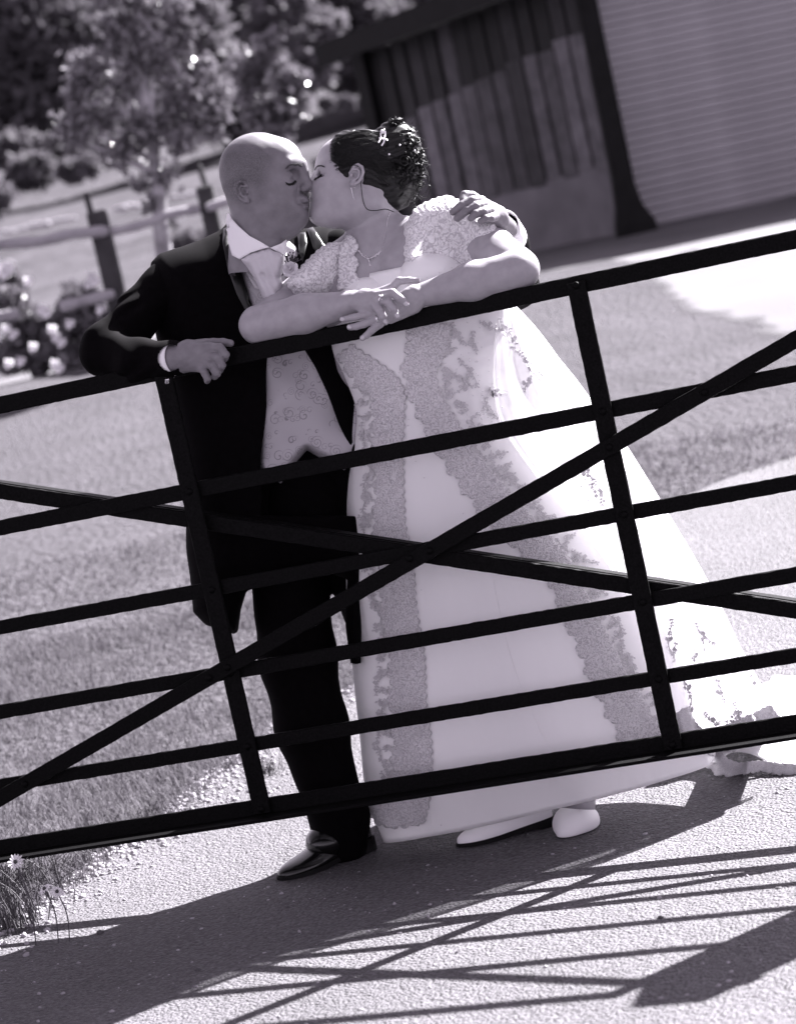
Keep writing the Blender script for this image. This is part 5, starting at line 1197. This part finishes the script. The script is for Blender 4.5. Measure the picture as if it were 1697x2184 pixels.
# the train lying on the ground: a rumpled sheet
cen = ground(1600, 1600); 
def sheet(outline, hfun, m, name, parent, step=.016, thick=.002):
    poly = [Vector((p[0], p[1])) for p in outline]; xs_ = [p.x for p in poly]; ys_ = [p.y for p in poly]
    G_ = np.stack(np.meshgrid(np.arange(min(xs_), max(xs_), step), np.arange(min(ys_), max(ys_), step)), -1).reshape(-1, 2); G_ = G_ + rng.uniform(-.2, .2, G_.shape) * step
    G_ = G_[sd_poly(G_[:, 0], G_[:, 1], [tuple(p) for p in poly]) < -step * .4]; r = delaunay_2d_cdt(poly + [Vector(g_) for g_ in G_], [], [list(range(len(poly)))], 1, 1e-5)
    me = bpy.data.meshes.new(name); me.from_pydata([(v.x, v.y, hfun(v.x, v.y)) for v in r[0]], [], [list(f) for f in r[2]]); me.update(); o = link(name, me, m, None, True); child(o, parent)
    md = o.modifiers.new('s', 'SOLIDIFY'); md.thickness = thick; V_ = [v.co[:] for v in me.vertices]; return o, BVHTree.FromPolygons(V_, [list(f) for f in r[2]])
FR = catmull([(*ground(*p)[:2], 0) for p in ((1392, 1680), (1440, 1668), (1490, 1655), (1530, 1664), (1570, 1654), (1610, 1650), (1655, 1656), (1697, 1658), (1780, 1648), (1900, 1604), (1990, 1570))], 10)[:, :2]
def hf(x, y, e=0):
    d = math.hypot(x - 1.05, (y - .9)); return float(gz(x, y)) + .013 + .011 * (1 + math.sin(x * 24 + 5 * math.sin(y * 9)) * math.cos(y * 17 + x * 8)) * min(1, .35 + e * 3) + .10 * math.exp(-(d / .3) ** 2)
V = []; nr = 50
for i, (x, y) in enumerate(FR):
    t = i / (len(FR) - 1); back = np.array([1.05 + .75 * t, 1.5 - .5 * t])
    for j in range(nr): e = j / (nr - 1); p = np.array([x, y]) * (1 - e) + back * e; V.append((p[0], p[1], hf(p[0], p[1], e)))
V = np.array(V); i = (np.arange(len(FR) - 1)[:, None] * nr + np.arange(nr - 1)[None]).ravel(); Q = np.stack([i, i + nr, i + nr + 1, i + 1], 1)
trn_ = meshq('train', V, Q, m_satin, None, True); child(trn_, bride); md = trn_.modifiers.new('s', 'SOLIDIFY'); md.thickness = .002; t_trn = bvh_of(V, Q)
# underskirt edge and hem lace
def lace_strip(pts, wl_, wr_, trees, name='lace_border', m=m_lace, off=.004, seed=0, per=20, amp=6, thick=.0025):
    P = catmull([(a, b, 0) for a, b in pts], 6)[:, :2]; T_ = np.gradient(P, axis=0); T_ /= np.linalg.norm(T_, axis=1)[:, None]; N_ = np.stack([-T_[:, 1], T_[:, 0]], 1)
    wl_ = np.interp(np.linspace(0, 1, len(P)), np.linspace(0, 1, len(wl_)), wl_); wr_ = np.interp(np.linspace(0, 1, len(P)), np.linspace(0, 1, len(wr_)), wr_)
    g = np.random.default_rng(seed); Lp = P + N_ * (wl_ * (1 + .18 * np.sin(np.arange(len(P)) * 1.7 + seed)))[:, None]; Rp = P - N_ * wr_[:, None]
    poly = scallop(list(map(tuple, Lp)) + list(map(tuple, Rp[::-1])), amp, per); poly = [poly[0]] + [q for p, q in zip(poly, poly[1:]) if math.hypot(p[0] - q[0], p[1] - q[1]) > .8]
    return drape(name, poly, trees, m, bride, off=off, thick=thick, step=5)
TG = [t_gown]
lace_strip([(738, 748), (775, 790), (822, 836), (826, 900), (828, 960), (832, 1040), (830, 1120), (842, 1200), (846, 1300), (866, 1400), (872, 1500), (884, 1600), (878, 1700), (858, 1740)], [16, 26, 30, 26, 30, 26, 30, 34, 30, 34, 36, 40, 50, 60], [16, 30, 36, 32, 28, 26, 32, 36, 40, 36, 34, 34, 36, 36], TG, seed=1)
lace_strip([(918, 688), (910, 740), (898, 800), (925, 865), (960, 925), (1000, 985), (1050, 1050), (1100, 1110), (1150, 1160), (1195, 1215), (1230, 1290), (1270, 1370), (1300, 1440), (1340, 1510), (1385, 1590)], [42, 40, 34, 36, 40, 42, 44, 40, 40, 32, 34, 38, 40, 44, 44], [42, 40, 28, 24, 24, 26, 26, 28, 26, 24, 24, 26, 30, 32, 30], TG, seed=2)
lace_strip([(792, 1710), (812, 1738), (850, 1748), (905, 1738)], [14, 16, 14, 10], [16, 22, 20, 10], TG, seed=3, name='lace_hem')
TT = [t_train, t_gown, t_trn]
lace_strip([(1440, 1525), (1490, 1580), (1540, 1575), (1600, 1545), (1650, 1515)], [22, 26, 30, 28, 16], [22, 24, 24, 20, 14], TT, seed=4, amp=3, per=12, name='lace_hem', m=m_sprig)
lace_strip([(1512, 1612), (1540, 1634), (1575, 1640), (1620, 1634), (1660, 1640), (1700, 1642)], [20, 20, 12, 10, 10, 10], [20, 18, 12, 10, 10, 10], [t_trn], seed=5, amp=3, per=12, name='lace_hem', m=m_sprig)
# embroidered sprigs: little leaves and flowers on a stem
def sprig(px, py, ang, L, trees, seed, m=m_sprig):
    g = np.random.default_rng(seed); h = Heap(); o = Vector(CAM); k = max(4, int(L / 6)); c = np.array([px, py], float); d = np.array([math.cos(ang), math.sin(ang)]); pts = []
    def hit(p):
        dd = Vector(ray(*p)).normalized(); b = None
        for t in trees:
            r = t.ray_cast(o, dd)
            if r[0] is not None and (b is None or r[3] < b[3]): b = r
        if b is None: return None
        nn = b[1] if b[1].dot(dd) < 0 else -b[1]; return np.array(b[0] + nn * .0035)
    for i in range(k + 1):
        t = i / k; p = c + d * L * t + np.array([-d[1], d[0]]) * math.sin(t * 4 + seed) * L * .10; pts.append(p)
    W = [hit(p) for p in pts]
    if any(w is None for w in W): return
    h.add(*tube(W, .0012, 4))
    for i, p in enumerate(pts):
        for s in (-1, 1):
            if g.random() < .2: continue
            a = ang + s * g.uniform(.5, 1.3); r = g.uniform(5, 9.5); q = np.array([math.cos(a), math.sin(a)]); w = np.array([-q[1], q[0]]); V = [p, p + q * r * .45 + w * r * .32, p + q * r, p + q * r * .45 - w * r * .32]
            HV_ = [hit(v) for v in V]
            if all(v is not None for v in HV_): h.add(np.array(HV_) + [0, -.001, 0], np.array([[0, 1, 2, 3]]))
    for rr in range(5):
        a = g.uniform(0, 6.28); p = pts[len(pts) // 2] + np.array([math.cos(a), math.sin(a)]) * 7; V = [hit(p + 5 * np.array([math.cos(b), math.sin(b)])) for b in np.arange(4) * 1.571]
        if all(v is not None for v in V): h.add(np.array(V) + [0, -.002, 0], np.array([[0, 1, 2, 3]]))
    h.build('lace_sprig', m, bride, False)
g = np.random.default_rng(77)
for i, (x, y, a, L) in enumerate([(960, 690, .9, 60), (1010, 705, 1.6, 46), (985, 760, 1.2, 70), (1000, 800, 2.2, 46), (960, 800, .4, 50), (1020, 690, .2, 40), (1060, 680, 1.0, 40), (1085, 700, 1.2, 40), (780, 900, 1.7, 60), (786, 960, 1.5, 60), (775, 1030, 1.5, 60), (770, 1090, 1.3, 50), (1000, 930, .9, 60),
     (1045, 960, 1.2, 70), (1080, 1000, 1.0, 60), (1120, 1060, .9, 70), (1150, 1100, .4, 60), (1180, 1150, 1.0, 60), (1215, 1180, .3, 60), (1030, 850, 1.0, 50), (1020, 900, .6, 50), (1240, 1240, .6, 60), (1280, 1300, .8, 70), (1310, 1350, 1.2, 60), (1330, 1400, .9, 60), (1360, 1440, 1.4, 60), (1370, 1500, 1.2, 50),
     (800, 1200, 1.5, 60), (806, 1280, 1.4, 50), (812, 1340, 1.5, 70), (805, 1420, 1.5, 60), (815, 1490, 1.4, 60), (812, 1560, 1.6, 60), (828, 1620, 1.4, 60), (850, 1580, 1.9, 40), (1085, 740, .8, 70), (1110, 770, .5, 60), (1130, 800, 1.9, 36), (1040, 830, .3, 36), (1240, 980, 1.2, 60), (1262, 1030, 1.2, 50)]):
    sprig(x, y, a, L, TG + [t_train], 100 + i)
for i, (x, y, a, L) in enumerate([(1425, 1320, 1.5, 70), (1440, 1370, 1.7, 40), (1480, 1330, .9, 60), (1500, 1370, 2.2, 40), (1450, 1440, 1.2, 50), (1470, 1480, 1.8, 60), (1520, 1450, 1.0, 50), (1560, 1500, .9, 50), (1500, 1520, .4, 60), (1585, 1520, 2.6, 50), (1600, 1440, 1.0, 40), (1640, 1620, .2, 40)]):
    sprig(x, y, a, L, TT, 300 + i)
g = np.random.default_rng(55)
for pts, sd, w0 in (([(738, 760), (776, 810), (796, 880), (800, 960), (802, 1040), (798, 1120), (806, 1200), (808, 1300), (824, 1400), (832, 1500), (838, 1600), (836, 1690)], 1, 2), ([(955, 700), (950, 760), (950, 830), (985, 880), (1020, 940), (1060, 1000), (1100, 1050), (1145, 1105), (1195, 1160), (1232, 1215), (1266, 1290), (1308, 1370), (1340, 1440), (1385, 1510), (1420, 1570)], -1, 0)):
    P_ = catmull([(a, b, 0) for a, b in pts], 3)[:, :2]; T_ = np.gradient(P_, axis=0)
    for i in range(len(P_)):
        t = T_[i] / np.linalg.norm(T_[i]); nn_ = np.array([-t[1], t[0]]) * sd; p = P_[i] + nn_ * g.uniform(-6, 4); a = math.atan2(nn_[1], nn_[0]) + g.uniform(-.9, .9); sprig(p[0], p[1], a, g.uniform(14, 34), TG + [t_train], 700 + i)
# beads
m_bead = m_pearl
def beads(n, spots, trees, r, seed):
    g = np.random.default_rng(seed); h = Heap(); o = Vector(CAM)
    for i in range(n):
        x, y, sx, sy = spots[g.integers(len(spots))]; dd = Vector(ray(x + g.normal() * sx, y + g.normal() * sy)).normalized(); b = None
        for t in trees:
            q = t.ray_cast(o, dd)
            if q[0] is not None and (b is None or q[3] < b[3]): b = q
        if b is not None: h.add(*ball(np.array(b[0]) - np.array(dd) * .004, r * g.uniform(.7, 1.3), 5, 4))
    o_ = h.build('beads', m_bead, bride); tag(o_, kind='stuff')
beads(260, [(1040, 850, 12, 26), (1030, 880, 16, 12), (930, 760, 40, 40), (860, 900, 24, 50), (1100, 1140, 50, 30), (860, 1400, 24, 140), (850, 1730, 40, 14), (1240, 1040, 10, 26), (990, 770, 30, 40)], TG + [t_train], .0016, 4)

# ---- bodice lace and sleeves
def lacedisp(a=.0022):
    def f(P):
        q = P * 300; return -a * np.abs(np.sin(q[:, 0] + 1.7 * np.sin(q[:, 1] * .6)) * np.sin(q[:, 1] + 1.9 * np.sin(q[:, 0] * .5 + q[:, 2] * .7))) - a * .8 * wob(P, 95)
    return f
def sleeve_piece(name, poly, Dp, R_, T_, amp=3.2, per=15):
    S = Sculpt(); S.puff(scallop(poly, amp, per), Dp, R_, T_); S.disp = lacedisp(.0012)
    xs_ = [p[0] for p in poly]; ys_ = [p[1] for p in poly]; D_ = Dp(np.array([0.]), np.array([0.]))[0] if callable(Dp) else Dp
    o, t = sculpt_obj(name, S, [CC(min(xs_) - 6, min(ys_) - 6, D_ - T_ - .07), CC(max(xs_) + 6, max(ys_) + 6, D_ + T_ + .05)], .012, .0026, m_lace2, bride); return t
DS = dep(690, 570, .2)
def dR(X, Y): return dep(980, 500, .215) - .0010 * np.clip(X - 985, 0, 200)
def dLf(X, Y): return dep(690, 570, .205) - .0009 * np.clip(720 - X, 0, 200)
tS1 = sleeve_piece('lace_sleeve', [(752, 507), (735, 506), (718, 512), (700, 520), (682, 532), (660, 552), (636, 578), (612, 604), (622, 616), (640, 634), (662, 640), (690, 634), (712, 630), (735, 626), (756, 614), (764, 596), (758, 580), (762, 560), (752, 545), (766, 530), (760, 515)], dLf, .045, .074)
tS2 = sleeve_piece('lace_sleeve', [(872, 470), (884, 448), (905, 434), (930, 424), (955, 418), (982, 430), (1010, 446), (1036, 462), (1056, 478), (1060, 500), (1046, 530), (1036, 556), (1020, 580), (990, 592), (960, 598), (940, 590), (926, 560), (900, 560), (880, 590), (862, 600), (858, 580), (862, 555), (860, 530), (866, 510), (862, 490)], dR, .045, .080)
tS3 = drape('lace_trim', scallop([(742, 505), (754, 508), (764, 528), (754, 546), (764, 562), (756, 582), (766, 600), (758, 612), (722, 618), (726, 590), (722, 560), (728, 530)], 3, 12), [t_btorso, tS1], m_lace2, bride, off=.006, thick=.004)
# bodice cup showing between the sleeve and the arm, tucked folds
S = Sculpt(); S.ell(P3((930, 590, .165)), (.090, .062, .085), 0); S.ell(P3((785, 640, .165)), (.075, .06, .08), .01); S.disp = lambda P: .0015 * wob(P, 50)
cup, t_cup = sculpt_obj('bodice', S, [P3((820, 500, .05)), P3((1050, 680, .28)), P3((720, 700, .05))], .02, .0035, m_satin, bride)
0 and drape('lace_trim', scallop([(736, 640), (742, 590), (758, 572), (768, 600), (764, 640)], 2.5, 12), [t_cup, t_btorso], m_lace2, bride, off=.006)
beads(150, [(990, 450, 40, 12), (900, 500, 18, 24), (720, 520, 22, 8), (700, 560, 30, 24), (980, 540, 30, 30), (750, 570, 8, 26), (945, 590, 20, 8), (1000, 480, 30, 14)], [tS1, tS2, t_cup], .0013, 9)
# ---- her shoes
t1 = gp_(978, 1812); h1 = t1 + np.array([.215, .13, 0]); h1[2] = float(gz(h1[0], h1[1])) + .004
shoe('shoe', t1, h1, .086, .092, m_wshoe, bride, m_dark, heel_h=.008, tip=.5)
gg2 = ground(1222, 1792); D2 = float((gg2 - CAM) @ M[2]) + .075; us = LL(1, D2)
def f_floor(P): W_ = CAM + P @ M; return (gz(W_[:, 0], W_[:, 1]) + .006) - W_[:, 2]
S = Sculpt(); S.ell(CC(1228, 1754, D2), (51 * us, 42 * us, .085), 0, -.22).cap(CC(1212, 1776, D2 - .06), CC(1236, 1750, D2 + .12), .030, .040, .02)
S.ell(CC(1236, 1708, D2 + .030), (44 * us, 29 * us, .085), .003, -.22, True); S.fn(lambda P: -f_floor(P), .003, True)
sh2, _ = sculpt_obj('shoe', S, [CC(1165, 1690, D2 - .12), CC(1300, 1820, D2 + .19)], .01, .0028, m_wshoe, bride)
S = Sculpt(); S.cap(CC(1230, 1722, D2 + .035), CC(1240, 1640, D2 + .06), .0445, .038, 0)
sculpt_obj('foot', S, [CC(1234, 1728, D2 + .03), CC(1240, 1640, D2 + .06)], .06, .004, m_skin2, bride)

# ---- jewellery
def chain(pts, trees, r, name, m, parent, off=.0015, n=10):
    P = []
    for p in catmull([(a, b, 0) for a, b in pts], n):
        dd = Vector(ray(p[0], p[1])).normalized(); b = None
        for t in trees:
            q = t.ray_cast(Vector(CAM), dd)
            if q[0] is not None and (b is None or q[3] < b[3]): b = q
        if b is not None: P.append(np.array(b[0]) - np.array(dd) * off)
    h = Heap(); h.add(*tube(P, r, 5)); o = h.build(name, m, parent); return P, o
tn = [t_bhead, t_btorso]
P, nk = chain([(832, 452), (826, 470), (820, 510), (812, 535), (800, 545), (786, 552), (772, 543), (762, 532)], tn, .0007, 'necklace', m_silver, bride)
h = Heap(); g = np.random.default_rng(6)
for p in P[30:]:
    for _ in range(2): h.add(*ball(p + g.normal(0, .0015, 3), g.uniform(.0011, .0022), 6, 4))
c = P[50] if len(P) > 50 else P[-1]
for k in range(5): h.add(*ball(c + np.array([.0005, -.002, -.004 - k * .0032]), .0022 if k < 4 else .0034, 7, 5))
child(h.build('pendant', m_silver, None), nk)
h = Heap(); er = H(749, 409, 64)
for k in range(7):
    p = toworld(er + np.array([.0010 * k - .004, .0012 + .0042 * k, -.004])); h.add(*ball(p, .0021 * (1 - .06 * k), 7, 5))
h.add(*ball(toworld(H(752, 408, 68)), .0016, 6, 4)); h.build('earring', m_silver, bride)
def finger_ring(a, b, r, w, name='ring'):
    a, b = toworld(P3(a)), toworld(P3(b)); d = (b - a) / np.linalg.norm(b - a); u_ = np.cross(d, [0, 0, 1.]); u_ /= np.linalg.norm(u_); v_ = np.cross(d, u_); P = [a + r * (u_ * math.cos(t) + v_ * math.sin(t)) for t in np.linspace(0, 2 * math.pi, 21)]
    h = Heap(); h.add(*tube(P, w, 5)); h.add(*tube([p + d * w * 1.6 for p in P], w * .8, 5)); h.build(name, m_silver, bride)
finger_ring((806, 680, -.0525), (775, 691, -.056), .0112, .0014)
finger_ring((816, 639, -.0715), (828, 645, -.082), .0122, .0011, 'stone_ring')
h = Heap(); c = toworld(P3((814, 632, -.09))); h.add(*ball(c, .0042, 7, 5)); 
for k in range(4): h.add(*ball(c + g.normal(0, .0035, 3), .0016, 6, 4))
h.build('ring_stone', m_silver, bride)

# ---- her hair
S = Sculpt(); S.ell(H(773, 352), R(88, 76, 70), 0); S.ell(H(732, 348), R(60, 59, 60), 18 * u); S.ell(H(848, 320), R(50, 58, 52), 18 * u); S.ell(H(840, 385), R(58, 56, 54), 20 * u); S.ell(H(826, 425), R(46, 30, 44), 14 * u); S.ell(H(834, 285), R(27, 27, 30), 8 * u)
FACE = [(600, 200), (712, 290), (708, 312), (704, 340), (716, 352), (724, 372), (742, 382), (748, 352), (766, 350), (774, 372), (770, 402), (776, 418), (800, 430), (830, 456), (860, 470), (860, 560), (600, 560)]
def f_face(P):
    X = P[:, 0] / P[:, 2] * FPX + CX; Y = P[:, 1] / P[:, 2] * FPX + CY; return sd_poly(X, Y, FACE) / FPX * DB
S.fn(f_face, 6 * u, True)
S.disp = lambda P: .0022 * np.sin(P[:, 1] * 420 + 3 * np.sin(P[:, 0] * 60)) * .4 + .0025 * wob(P, 70)
hair, t_hair = sculpt_obj('hair', S, [CC(690, 245, DB - .1), CC(915, 480, DB + .11)], .01, .0024, m_hair, bride)
g = np.random.default_rng(21); h = Heap(); o_ = Vector(CAM)
def onhair(x, y, off):
    d = Vector(ray(x, y)).normalized(); q = t_hair.ray_cast(o_, d)
    if q[0] is None: q = t_bhead.ray_cast(o_, d)
    if q[0] is None: return None
    nn = q[1] if q[1].dot(d) < 0 else -q[1]; return np.array(q[0] + nn * off)
# combed strands from the hairline back to the knot
for i in range(620):
    t = g.random(); a = np.array([np.interp(t, [0, .3, .6, .8, 1], [716, 708, 712, 726, 744]), np.interp(t, [0, .3, .6, .8, 1], [290, 312, 344, 372, 386])]) + g.normal(0, 2.6, 2) - np.array([g.random() ** 2 * 5, 0]); e_ = np.array([818, 288 + 34 * t]) + g.normal(0, 5, 2)
    if g.random() < .3: e_ = np.array([830, 360]) + g.normal(0, 14, 2)
    m_ = (a + e_) / 2 + np.array([0, -14 + 26 * t]) + g.normal(0, 3, 2); P = [onhair(*q, g.uniform(.0003, .0022)) for q in catmull([(a[0], a[1], 0), (m_[0], m_[1], 0), (e_[0], e_[1], 0)], 5)[:, :2]]
    if any(p is None for p in P) or any(math.hypot((q[0] - 756) / 17, (q[1] - 380) / 27) < 1 for q in catmull([(a[0], a[1], 0), (m_[0], m_[1], 0), (e_[0], e_[1], 0)], 5)[:, :2]): continue
    h.add(*tube(P, np.linspace(.0002, .0007, len(P)) * g.uniform(.7, 1.5), 3))
hs = h.build('combed_strands', m_hair, hair, True); tag(hs, kind='stuff')
# pinned curls
h = Heap(); cen_ = H(850, 350)
def curl(c, rad, turns, r0, ax, pitch, n=26):
    ax = ax / np.linalg.norm(ax); u_ = np.cross(ax, g.normal(size=3)); u_ /= np.linalg.norm(u_); v_ = np.cross(ax, u_); t = np.linspace(0, 1, n); P = [c + (u_ * math.cos(a) + v_ * math.sin(a)) * rad * (1 - .55 * s) + ax * pitch * s for a, s in zip(t * turns * 6.28, t)]
    return tube(P, r0 * (.35 + .65 * np.sin(np.pi * np.clip(t * .9 + .08, 0, 1))), 5)
def lock(c, rad, turns, wid, ax, pitch, ns=5, n=22):
    ax = ax / np.linalg.norm(ax); u_ = np.cross(ax, g.normal(size=3)); u_ /= np.linalg.norm(u_); v_ = np.cross(ax, u_); t = np.linspace(0, 1, n)
    for k in range(ns):
        o = (k - (ns - 1) / 2) * wid / ns; rr = rad * (1 + g.normal(0, .05)); P = [c + (u_ * math.cos(a) + v_ * math.sin(a)) * (rr * (1 - .5 * s)) + ax * (pitch * s + o * (1 - .5 * s)) for a, s in zip(t * turns * 6.28, t)]
        h.add(*tube(P, wid / ns * .62 * (.3 + .7 * np.sin(np.pi * np.clip(t * .9 + .08, 0, 1))), 4))
for i in range(190):
    d = g.normal(size=3); d[2] = -abs(d[2]) * .9 + .15; d[0] = abs(d[0]) * .8 + d[0] * .35; d /= np.linalg.norm(d)
    cc_ = H(850, 352) + d * np.array(R(48, 78, 56)) * g.uniform(.88, 1.04) if g.random() < .78 else H(834, 284) + d * np.array(R(25, 25, 28)) * g.uniform(.85, 1.05)
    n3 = np.array(d) @ M; lock(toworld(cc_) + g.normal(0, .002, 3), g.uniform(.008, .018), g.uniform(.7, 1.3), g.uniform(.005, .010), n3 * .7 + g.normal(0, .6, 3), g.uniform(.004, .014), 6)
cl = h.build('pinned_curls', m_hair, hair, True); tag(cl, kind='stuff')
# loose tendril, flyaways
h = Heap()
P = [toworld(CC(x, y, DB - q_ / FPX * DB)) for x, y, q_ in ((769, 380, 62), (771, 405, 62), (775, 430, 60), (783, 446, 62), (800, 449, 64), (822, 446, 60), (840, 452, 50))]; h.add(*tube(catmull(P, 6), .0011, 5))
for (pts) in ([(893, 402, 20), (915, 395, 22), (917, 408, 22), (912, 420, 20), (890, 425, 18), (872, 440, 10)], [(890, 420, 10), (905, 414, 16), (918, 392, 16)], [(848, 262, 0), (868, 268, 0), (884, 290, 5)], [(900, 350, 0), (912, 372, 0), (914, 390, 5)], [(870, 452, 0), (885, 440, 0), (900, 452, 0)]):
    h.add(*tube(catmull([toworld(CC(x, y, DB - q_ / FPX * DB)) for x, y, q_ in pts], 6), .0011, 4))
for i in range(150):
    a = g.uniform(-1.5, 1.3); c = np.array([848 + 50 * math.cos(a), 350 + 84 * math.sin(a)]); q_ = g.uniform(-40, 40); dr = np.array([math.cos(a + g.normal(0, .8)), math.sin(a + g.normal(0, .8))]); L_ = g.uniform(6, 24); k_ = g.normal(0, 5, 2)
    P = [toworld(CC(*(c + dr * L_ * t + k_ * t * (1 - t) * 3), DB - (q_ + 4 * math.sin(6 * t)) / FPX * DB)) for t in np.linspace(0, 1, 8)]; h.add(*tube(P, .00028, 3))
tag(h.build('loose_strands', m_hair, hair, True), kind='stuff')
h = Heap(); 
for k in range(4):
    a = [(812, 287), (820, 290), (808, 296), (816, 300)][k]; b = [(806, 306), (812, 312), (826, 300), (822, 282)][k]; P = [onhair(*q, .003) for q in (a, ((a[0] + b[0]) / 2 + 3, (a[1] + b[1]) / 2), b)]
    if all(p is not None for p in P): h.add(*tube(catmull(P, 4), .0022, 5))
h.add(*ball(toworld(H(813, 286, 38)), .006, 8, 6)); h.build('hair_ribbon', m_pearl, bride)
h = Heap()
for x, y in ((822, 279), (852, 313), (828, 333), (880, 322)):
    p = onhair(x, y, .006)
    if p is not None: h.add(*ball(p - np.array(M[2]) * .008, .0026, 7, 5))
h.build('hair_pearls', m_pearl, bride)
